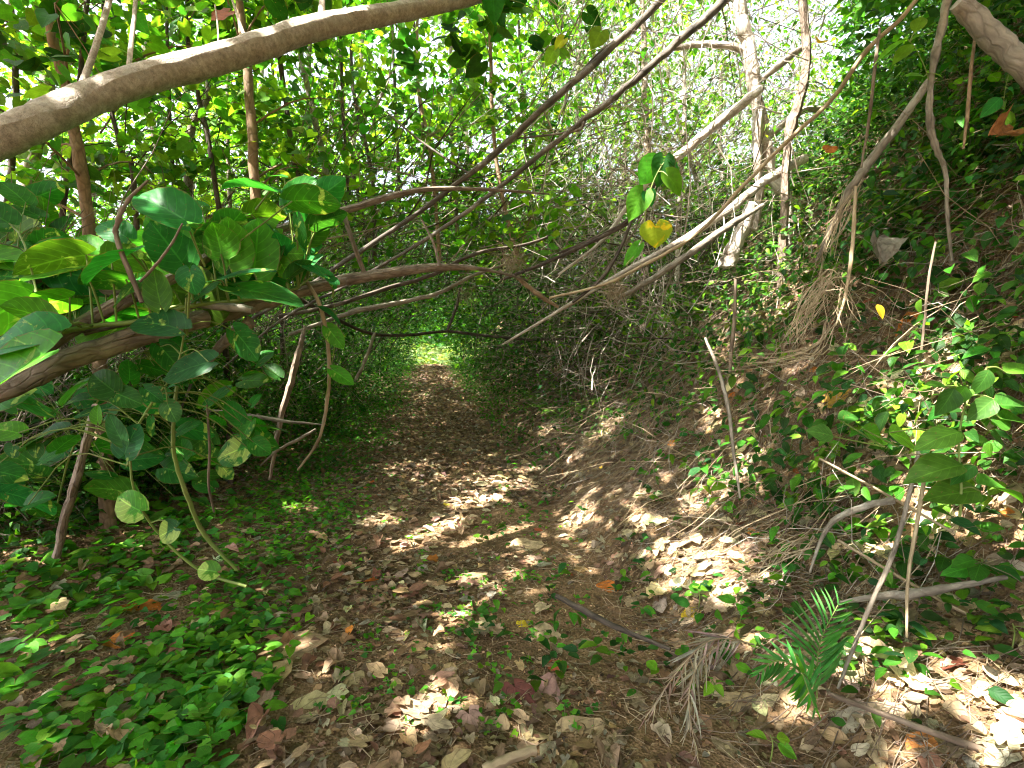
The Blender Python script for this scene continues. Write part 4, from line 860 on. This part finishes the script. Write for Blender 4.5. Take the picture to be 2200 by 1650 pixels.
leafy('climbing_pothos', 'glossy pothos hanging under the fallen trunk with a big heart leaf', 'plant',
 [(400,640,2.45),(395,720,2.5),(375,800,2.5),(330,860,2.5),(290,930,2.45),(275,1000,2.4)], [
 ((448,778),(342,806),2.35,dict(face=.55,m='gloss')), ((245,840),(190,800),2.45,dict(face=.8,wr=1.3)), ((250,845),(300,865),2.45,dict(face=.7,wr=1.2)), ((360,868),(378,908),2.4,dict(face=.8,wr=1.4)),
 ((312,835),(348,862),2.35,dict(face=.6,pal=TE)), ((268,975),(285,912),2.3,dict(face=.85,wr=1.35,label='big glossy heart shaped leaf with a fine pale midrib')), ((262,948),(230,888),2.28,dict(face=.6,wr=.7,m='gloss')),
 ((505,712),(560,775),2.7,dict(face=.8,flip=-1,pal=DK,wr=1.0)), ((180,858),(100,870),2.5,dict(face=.3)), ((222,880),(148,892),2.5,dict(face=.3,pal=TE)), ((345,745),(395,800),2.6,dict(face=.5,pal=DK)),
 ((325,900),(322,940),2.4,dict(face=.6,wr=.7,pal=DK)), ((125,925),(28,948),2.5,dict(face=.3)), ((28,958),(22,985),2.5,dict(face=.8,wr=1.9)), ((78,952),(72,985),2.5,dict(face=.8,wr=1.7)), ((40,930),(-30,915),2.5,dict(face=.5,pal=BL)),
 ((515,905),(485,860),2.9,dict(face=.6,pal=DK)), ((540,905),(515,945),2.9,dict(face=.6,pal=DK)), ((530,960),(460,985),2.9,dict(face=.7,m='varieg',pal=DK,wr=1.2)), ((545,950),(580,975),2.9,dict(face=.7,pal=DK,wr=1.3)), ((540,870),(555,845),2.9,dict(face=.6,pal=DK)),
 ((210,905),(205,870),2.4,dict(face=.6,pal=BL,wr=1.0)), ((60,1085),(110,1060),2.9,dict(face=.5,pal=DK)), ((-20,1010),(50,1020),2.8,dict(face=.5,pal=DK)), ((380,930),(430,905),2.7,dict(face=.4,pal=DK)), ((475,1000),(500,1030),2.9,dict(face=.5,m='varieg',pal=DK)),
 ], stem_r=.007)
leafy('trailing_vine', 'trailing variegated vine reaching from the thicket down to the ground mat', 'vine',
 [(280,990,2.38),(285,1040,2.38),(305,1095,2.42),(345,1150,2.5),(395,1200,2.5),(450,1235,2.5),(530,1260,2.45)], [
 ((302,1098),(240,1068),2.33,dict(face=.85,wr=1.3,m='varieg',pal=BL)), ((378,1135),(330,1155),2.4,dict(face=.85,wr=1.3,m='varieg')), ((465,1228),(420,1222),2.45,dict(face=.7,wr=1.2,m='varieg',pal=BL)),
 ], stem_r=.008, m='varieg', stem_m='stem')
leafy('edge_shoot', 'small climbing shoot with a ragged leaf beside the curved tan stem', 'plant', [(715,640,3.2),(725,700,3.2),(720,740,3.2),(700,850,3.3)], [
 ((705,705),(738,748),3.15,dict(face=.8,pal=BL,wr=.9)), ((715,795),(760,825),3.2,dict(face=.7,pal=BL,wr=.8)), ((690,665),(735,690),3.1,dict(face=.3,pal=TE,wr=.5)), ((712,600),(722,620),3.1,dict(face=.5,pal=TE)), ((722,610),(700,590),3.1,dict(face=.5,pal=TE)),
 ], stem_r=.003)
leafy('hanging_vine', 'hanging vine of green heart leaves ending in one big yellow leaf', 'vine',
 [(1470,330,3.0),(1430,345,3.0),(1400,400,3.0),(1385,470,3.0),(1375,530,3.0),(1345,570,3.0)], [
 ((1408,486),(1412,532),2.95,dict(tp='heart',face=.95,wr=1.7,m='yellow',pal=[(.55,.42,.015)],label='big round yellow leaf turning green at one edge')),
 ((1405,350),(1370,400),3.0,dict(tp='heart',face=.7,flip=-1,pal=BL,m='leaf')), ((1425,345),(1415,400),3.0,dict(tp='heart',face=.8,pal=G_MID,m='leaf')), ((1440,345),(1462,358),3.0,dict(tp='heart',face=.5,pal=TE,m='leaf',wr=1.4)),
 ((1435,378),(1470,415),2.95,dict(tp='heart',face=.8,pal=LM,m='leaf',wr=1.0)), ((1380,418),(1350,470),3.0,dict(tp='heart',face=.7,pal=BL,m='leaf')), ((1390,415),(1405,440),3.0,dict(tp='heart',face=.7,pal=TE,m='leaf',wr=1.4)),
 ((1420,355),(1440,400),3.05,dict(tp='heart',face=.7,pal=DK,m='leaf')), ((1370,530),(1338,572),3.0,dict(tp='heart',face=.6,pal=BL,m='leaf',wr=.6)),
 ], stem_r=.0045, tp='heart')
leafy('leaf_spray', 'loose spray of big backlit leaves high in the centre right', 'plant', [(1320,-40,4.2),(1270,60,4.2),(1230,110,4.2)], [
 ((1290,70),(1270,105),4.1,dict(tp='heart',face=.9,pal=[(.14,.24,.02)],m='leaf',wr=1.2)), ((1210,85),(1190,105),4.1,dict(tp='heart',face=.9,pal=[(.4,.4,.03)],m='leaf')), ((1215,120),(1200,100),4.1,dict(tp='heart',face=.9,pal=LM,m='leaf')), ((1190,110),(1172,140),4.1,dict(tp='heart',face=.9,pal=LM,m='leaf')), ((1060,-10),(1062,48),3.9,dict(tp='heart',face=.9,pal=DK,m='leaf'))],
 stem_r=.004)
G_PL = dict(m='gloss', tp='ovate')
def sapling(label, px, py, d, n, size, pal=None, up=.12, seed=0, name='seedling', lean=0.0, grp='seedlings growing on the bank'):
    "small plant rooted below picture point px,py with n leaves round its top"
    r = np.random.default_rng(seed+int(px)); top = gpt(px, py); d = top[1]; top = P(px, py, d-.12)+np.array([0, 0, .02]); top = top if lean else top; g = float(ground(top[0], top[1]))
    base = np.array([top[0]+lean, top[1], float(ground(top[0]+lean, top[1]))-.01])
    if top[2] < base[2]+.04: top = np.array([top[0], top[1], base[2]+.05])
    e = empty(name, base, label, 'plant', grp); A = Acc()
    path = A.tube([base, (base+top)/2+np.array([.01, 0, .02]), top], [.0035, .003, .002], 5, 4, .05)
    for k_ in range(n):
        q = path[-1-int(r.integers(0, max(1, len(path)//2)))]; a = r.uniform(0, 6.28)
        al = np.array([math.cos(a), math.sin(a)*.9, r.uniform(-.35, .25)]); st = q+al*size*.35
        R = frames(al[None], (np.array([0, -.35, .9])+r.normal(0, .25, 3))[None]); L = Acc()
        L.leaves(T['ovate'], st[None], R, np.array([size*r.uniform(.8, 1.25)]), tints(pal or G_MID, 1, .15), np.array([1.0]))
        L.build('leaf', M['gloss'], e, origin=st); A.tube([q, st], [.0015, .0015], 4, 1, 0, cap=False)
    A.build('stem', M['stem'], e, origin=base)
for s_ in [('bright green seedling left of the sunlit leaves on the bank',1860,880,2.75,10,.10,G_MID+G_BRI),('dark glossy seedling on the bank above the sunlit leaf',1790,790,3.0,11,.09,TE+DK),
 ('blue green seedling on the dark upper bank right of the dry leaf',1910,610,3.2,9,.09,TE),('lime leaf seedling beside the pale stalk bundle',1745,632,3.15,2,.13,LM),('seedling with shiny round leaves right of the rusty stem',1440,860,3.3,9,.075,TE+G_MID),
 ('seedling of four leaves on bare soil above the sun spot',1550,1085,2.75,5,.075,BL),('sprout with one drooping leaf right of the sun spot',1805,1225,2.3,4,.07,BL),('young plant with lime leaves at the far right edge',2085,600,2.7,7,.14,LM),
 ('leafy twig low on the bank left of the leaning stick',1480,930,3.1,6,.08,TE+G_MID),('seedling of narrow leaves under the glossy plant at right',2010,1000,2.35,6,.12,G_MID),('two leaf sprout standing just above the palm seedling',1590,1300,2.2,4,.08,BL),
 ('pale lime sprout below the sun spot',1500,1275,2.3,4,.06,LM),('ivy green rosette on the path below the sun spot',1375,1310,2.25,6,.06,DK+BL),('round leaved sprout left of the palm seedling',1530,1470,1.95,4,.06,LM),
 ('sprout at the foot of the dead frond near the bottom',1655,1590,1.75,4,.06,LM),('heart leaf sprout at the right edge below the root',2175,1350,2.0,3,.08,LM),('broad leaved seedling at the right edge beside the root',2110,1210,2.15,8,.12,G_MID),
 ('bluish seedling in the shade at the right edge of the bank',2080,440,2.9,8,.12,TE),('seedling halfway up the bank left of the root bundle',1600,620,3.9,7,.10,G_MID),('green seedling beneath the white sided branch',1400,660,4.2,8,.09,TE),
 ('small seedling at the foot of the bank near the ferns',1330,700,4.6,8,.09,G_MID+TE),('lime seedling with upright leaves in a sun spot',1560,810,3.25,7,.07,LM),('seedling among dry leaves below the leaning stick',1700,930,2.9,8,.08,TE),
 ('wide leaf seedling on the steep bank in the top right',1960,430,3.3,6,.12,G_MID),('seedling with long leaves under the thick corner bough',2140,250,2.7,5,.13,TE)]:
    sapling(*s_)
leafy('glossy_plant', 'tall plant with large glossy oval leaves at the right edge', 'plant', [(2120,790,2.2),(2075,870,2.2),(2060,950,2.15),(2065,1050,2.1),(2062,1110,2.1)], [
 ((2090,838),(2045,858),2.15,dict(face=.3)), ((2135,858),(2085,900),2.15,dict(face=.6,wr=1.1)), ((2050,835),(2020,895),2.12,dict(face=.7,wr=1.1)), ((2075,830),(2048,872),2.12,dict(face=.75,wr=1.1)), ((2125,795),(2100,850),2.15,dict(face=.7)),
 ((2065,928),(1968,945),2.12,dict(face=.35)), ((2068,1000),(1948,1015),2.1,dict(face=.35)), ((2105,1055),(1990,1060),2.1,dict(face=.4)), ((2130,905),(2180,900),2.2,dict(face=.7,wr=1.5)), ((2128,930),(2185,962),2.2,dict(face=.5)), ((2140,870),(2240,860),2.2,dict(face=.3)),
 ((2150,900),(2240,905),2.2,dict(face=.3)), ((2100,1040),(2210,1052),2.15,dict(face=.2)), ((1790,938),(1742,918),2.35,dict(face=.6,wr=1.3,pet=(1900,960,2.3))), ((1850,920),(1915,955),2.35,dict(face=.6,pet=(1930,960,2.3))), ((1910,930),(1985,945),2.3,dict(face=.5,wr=1.3,pal=LM)), ((1800,900),(1850,890),2.4,dict(face=.5,pet=(1900,960,2.3))),
 ((2030,830),(1990,820),2.2,dict(face=.4)),((2160,800),(2230,770),2.2,dict(face=.35)),((2095,1000),(2040,1030),2.1,dict(face=.3))],
 m='gloss', tp='ovate', stem_r=.006, pal=[(.06,.17,.02),(.05,.15,.025),(.08,.20,.02)])
leafy('sapling_shoot', 'green shoot with narrow bright leaves near the top right', 'plant', [(1955,90,3.2),(1965,100,3.2),(1985,140,3.2),(1998,180,3.2)], [
 ((1950,85),(1880,115),3.2,dict(tp='lance',face=.4)), ((1960,85),(2010,55),3.2,dict(tp='lance',face=.4)), ((1960,95),(1920,125),3.2,dict(face=.5)), ((1990,155),(2030,158),3.2,dict(face=.5)), ((1985,165),(1945,155),3.2,dict(face=.5)), ((1965,70),(1985,25),3.2,dict(face=.4))], m='leaf', tp='ovate', pal=LM, stem_r=.003)
leafy('single_vine_leaf', 'pair of bluish oval leaves on a thread vine in the dark top right', 'vine', [(2170,150,2.8),(2160,190,2.8),(2155,230,2.8)], [((2150,210),(2115,245),2.8,dict(face=.8,pal=TE)), ((2165,190),(2185,200),2.8,dict(face=.7,pal=TE))], m='gloss', tp='ovate', stem_r=.002)

# ---- palm seedling, dead frond, ferns
def frond(e, path_px, nl, Lpx, wpx, m, pal, d, droop=.3, name='frond', sym=1.0, ang=.9, tk='lance', jitter=.05):
    w_ = np.array(W3(path_px)); A = Acc(); r = .0022
    path = A.tube(w_, np.linspace(r*1.5, r*.6, len(w_)), 5, 8, 0, tint=pal[0])
    n_ = len(path); pos = []; R = []; sz = []
    up = np.array([0, -.85, .5])
    for k_ in range(nl):
        t = .12+.88*k_/(nl-1); f = t*(n_-1); i_ = min(int(f), n_-2); p = path[i_]+(path[i_+1]-path[i_])*(f-i_); tg = unit(path[min(i_+1, n_-1)]-path[max(i_-1, 0)])
        sd_ = unit(np.cross(tg, up))
        for s in (-1, 1):
            L = Lpx*d/F*(math.sin(math.pi*min(1, .22+.68*t))**.7)*rng.uniform(1-jitter, 1+jitter)
            al = unit(sd_*s*math.sin(ang*(1-.35*t))+tg*math.cos(ang*(1-.35*t))+np.array([0, 0, -droop])+rng.normal(0, jitter, 3))
            pos.append(p); R.append(frames(al[None], (up+rng.normal(0, .15, 3))[None])[0]); sz.append(L)
    A2 = Acc(); A2.leaves(T[tk], np.array(pos), np.array(R), np.array(sz), tints(pal, len(pos), .12), np.full(len(pos), wpx))
    s = A.build(name, M['stem'] if m != 'dry' else M['straw'], e, origin=w_[0])
    A2.build('leaflets', M[m], s, origin=w_[0]).location = (0, 0, 0)
PG = [(.05,.20,.04),(.065,.22,.04)]
e = empty('palm_seedling', P(1755,1500,1.85), 'small palm seedling with fine feathery green frond at lower right', 'palm')
frond(e, [(1755,1500,1.85),(1755,1430,1.85),(1765,1370,1.87),(1800,1300,1.9)], 15, 100, .30, 'gloss', PG, 1.85, .05)
frond(e, [(1750,1505,1.85),(1715,1440,1.8),(1670,1420,1.78),(1630,1445,1.75)], 11, 55, .6, 'gloss', PG+DK, 1.8, .5)
frond(e, [(1750,1505,1.85),(1735,1460,1.78),(1725,1450,1.72),(1750,1520,1.66)], 9, 60, .6, 'gloss', PG+BL, 1.75, .5)
e = empty('dead_frond', P(1600,1375,2.0), 'grey dried palm frond drooping on the leaf litter left of the palm seedling', 'dead frond')
GR = [(.36,.30,.26),(.46,.40,.35),(.28,.22,.19)]
frond(e, [(1620,1385,2.02),(1560,1372,2.0),(1510,1385,1.95),(1450,1450,1.88),(1385,1545,1.8)], 22, 78, .22, 'dry', GR, 1.9, .8, ang=.75, jitter=.25)
frond(e, [(1560,1375,2.0),(1505,1420,1.92),(1480,1500,1.82),(1495,1620,1.72)], 20, 70, .22, 'dry', GR, 1.85, .8, ang=.6, jitter=.3)
FE = [(.08,.19,.025),(.06,.15,.02),(.11,.22,.03)]
for i_, (px, py, d, sc, lab) in enumerate([(1150,860,4.4,1,'fern with yellow green fronds at the foot of the bank beside the path'),(1205,835,4.5,1,'fern behind the yellow green one at the bank foot'),(1195,890,4.0,1,'fern nearest the path among the ferns at the bank foot'),
        (1260,880,4.0,.9,'fern farthest right in the bank foot cluster'),(1230,915,3.8,.7,'small flat fern below the cluster at the bank foot'),(1640,705,3.6,.9,'dark fern on the mid bank above the leaning stick'),(1370,640,4.6,.9,'fern below the hanging yellow leaf'),(1340,760,4.0,.7,'fern between the bank foot cluster and the root bundle')]):
    g = gpt(px, py+15); sc *= g[1]/4.2; e = empty('fern', g, lab, 'fern', 'ferns on the bank')
    for q in range(6):
        a = q*1.05+rng.uniform(-.3, .3); L = rng.uniform(.16, .3)*sc; w_ = [g, g+np.array([math.cos(a)*L*.5, math.sin(a)*L*.5, L*.45]), g+np.array([math.cos(a)*L, math.sin(a)*L, L*.38])]
        A = Acc(); path = A.tube(w_, [.002, .0015, .0008], 4, 7, 0, cap=False); pos = []; R = []; sz = []
        for k_ in range(1, len(path)):
            t = k_/len(path); tg = unit(path[k_]-path[k_-1]); sd_ = unit(np.cross(tg, (0, 0, 1)))
            for s in (-1, 1): pos.append(path[k_]); R.append(frames(unit(sd_*s+tg*.35)[None], np.array([[0, -.2, 1.]]))[0]); sz.append(L*.30*(1-t)**.6+.008)
        A2 = Acc(); A2.leaves(T['lance'], np.array(pos), np.array(R), np.array(sz), tints(FE, len(pos), .1), np.full(len(pos), .8))
        s_ = A.build('frond', M['stem'], e, origin=g); A2.build('leaflets', M['leaf'], s_, origin=g).location = (0, 0, 0)

# ---- single fallen leaves one can point at
ORG = (.50,.17,.03); YEL = (.62,.42,.03); TAN = (.42,.31,.20); PNK = (.36,.24,.20); GRY = (.34,.31,.28); DRD = (.16,.05,.045); LIT = (.52,.42,.32)
def fallen(px, py, lpx, ang, colr, label, tp='dry', d=None, wr=1.0, up=None, var=None, m='dry'):
    p = gpt(px, py) if d is None else P(px, py, d)
    L = lpx*np.linalg.norm(p-np.array([0, 0, 1.5]))/F*(1.0 if d else .8)
    nn = gz(p[0], p[1]) if d is None else np.array([0, -.7, .6])
    a = math.radians(ang); al = np.array([math.cos(a), math.sin(a), 0.0]) if d is None else np.array([math.cos(a), 0, math.sin(a)])
    nr = nn*1.0+np.array([0, -.25, 0])+rng.normal(0, .08, 3); R = frames((al-nr*(al@nr)/(nr@nr))[None], nr[None]); A = Acc()
    p = p+nn*.022-R[0][:, 1]*L*.5
    tpl = ([T[tp][i] for i in (0, 1, 2, 4)] if tp == 'dry' else T[tp]) if var is None else [T[tp][var]]
    A.leaves(tpl, p[None], R, np.array([L]), np.array([colr])*np.exp(rng.normal(0, .06, (1, 3))), np.array([wr]))
    tag(A.build('fallen_leaf', M[m], origin=p), label, 'leaf', 'fallen leaves lying one by one')
for f_ in [(585,1462,100,60,TAN,'big flat tan leaf with torn edges left of centre at the bottom'),(945,1500,85,40,PNK,'round pinkish leaf with radiating veins at the bottom centre'),(905,1398,55,10,TAN,'pale round leaf lying above the pinkish veined one'),
 (965,1450,55,80,TAN,'tan leaf touching the upper right of the pinkish veined one'),(780,1480,80,0,TAN,'pair shaped tan leaf left of the pinkish veined one'),(655,1390,105,20,TAN,'wide brown leaf pressed in the soil beside the green mat'),(260,1570,90,110,PNK,'large red brown leaf cupped at the bottom left in the green mat'),
 (312,1318,75,20,ORG,'big orange leaf among green leaves at lower left'),(242,1392,48,200,ORG,'rust orange curled leaf below the big orange one'),(365,1290,60,70,GRY,'grey leaf beside the big orange one'),(220,1455,60,160,DRD,'dark crumpled leaf in the green mat at lower left'),
 (615,1335,40,15,LIT,'small pale leaf on bare soil at left of the path'),(672,1305,40,30,TAN,'tan leaf at the edge of the green mat'),(1048,1365,70,350,LIT,'sunlit pale orange leaf in the middle of the path'),(1132,1347,32,20,YEL,'small yellow leaf right of the sunlit orange one'),
 (1413,1248,24,60,YEL,'yellow leaf touching the left of the sun spot'),(1495,1322,40,15,YEL,'yellow leaf under the sun spot'),(1300,1265,45,170,ORG,'rolled orange leaf left of the sun spot'),(1185,1375,60,340,TAN,'tan leaf between the small yellow leaf and the dark stick'),
 (1025,1245,60,30,TAN,'flat tan leaf on the path above the sprigs'),(1140,1180,70,10,TAN,'wide tan leaf on the path below the long sun fleck'),(910,1225,28,80,GRY,'small grey green leaf on bare soil of the path'),(1170,1490,90,60,PNK,'big purplish brown leaf at the lower centre'),
 (890,1540,50,100,(.45,.30,.12),'golden brown leaf below the pinkish veined one'),(1125,1515,75,300,DRD,'dark red curled leaf at lower centre'),(1205,1440,40,0,(.5,.12,.07),'red leaf scrap between centre and dead frond'),(1605,1530,95,20,TAN,'large brown leaf behind the dead frond'),
 (1905,1495,60,95,LIT,'upright pale spoon shaped leaf right of the palm'),(1855,1555,55,0,GRY,'grey curved leaf below the spoon shaped one'),(1800,1630,110,30,TAN,'wide tan leaf cut by the bottom edge at right'),(2085,1140,110,340,LIT,'large pale leaf half in sun at the right edge'),
 (2150,1290,90,10,PNK,'pink brown leaf on the slope at the right edge'),(1955,1580,95,320,LIT,'broad pale leaf under the pinkish stick in the corner'),(2010,1610,60,10,(.55,.20,.07),'orange red leaf under the pinkish stick'),(1520,1003,30,60,ORG,'small orange leaf on the lower bank'),
 (1585,850,38,20,ORG,'orange leaf in the fleck beside the leaning stick'),(1480,1075,40,30,PNK,'pale pink leaf on the foot of the bank'),(1810,855,50,0,(.45,.28,.05),'yellow brown leaf left of the sunlit glossy leaves'),(2010,790,75,40,TAN,'tan leaf standing on the bank above the glossy plant'),
 (1965,700,75,45,ORG,'orange leaf lying high on the bank at right'),(1660,1375,40,10,PNK,'pink brown leaf left of the palm frond'),(750,1560,85,70,PNK,'brown veined leaf at the bottom left of centre'),(130,1410,80,150,PNK,'brown leaf in the green mat at the far left'),(30,1400,50,10,GRY,'grey leaf at the left edge'),
 (690,1530,90,10,TAN,'broad brown leaf at the bottom left of the path'),(1260,1580,90,20,TAN,'flat brown leaf near the bottom edge at centre right'),(1020,1570,60,300,PNK,'narrow brown leaf above the cut stick'),(230,1530,60,200,LIT,'pale leaf beside the large red brown cupped one')]:
    fallen(*f_)
fallen(1888, 545, 50, 260, (.22,.17,.15), 'large grey brown dry leaf hanging folded on the upper bank', d=3.3, tp='crumple', var=0)
fallen(2155, 290, 40, 30, (.38,.17,.07), 'large curled orange brown dead leaf at the upper right', d=2.8, tp='crumple', var=1)
fallen(1762, 90, 34, 60, YEL, 'bright yellow leaf caught on a branch right of the mottled trunk', d=4.6, tp='ovate', m='leaf')
fallen(475, 45, 34, 240, (.28,.10,.05), 'dead red brown leaf hanging over the leaning trunk', d=3.4, var=1)
fallen(1785, 325, 22, 20, ORG, 'small orange leaf stuck on the dark upper bank', d=4.4, var=1)
fallen(1890, 672, 26, 280, YEL, 'yellow green leaf on the mid bank below the dry folded leaf', d=3.1, tp='ovate', m='leaf')
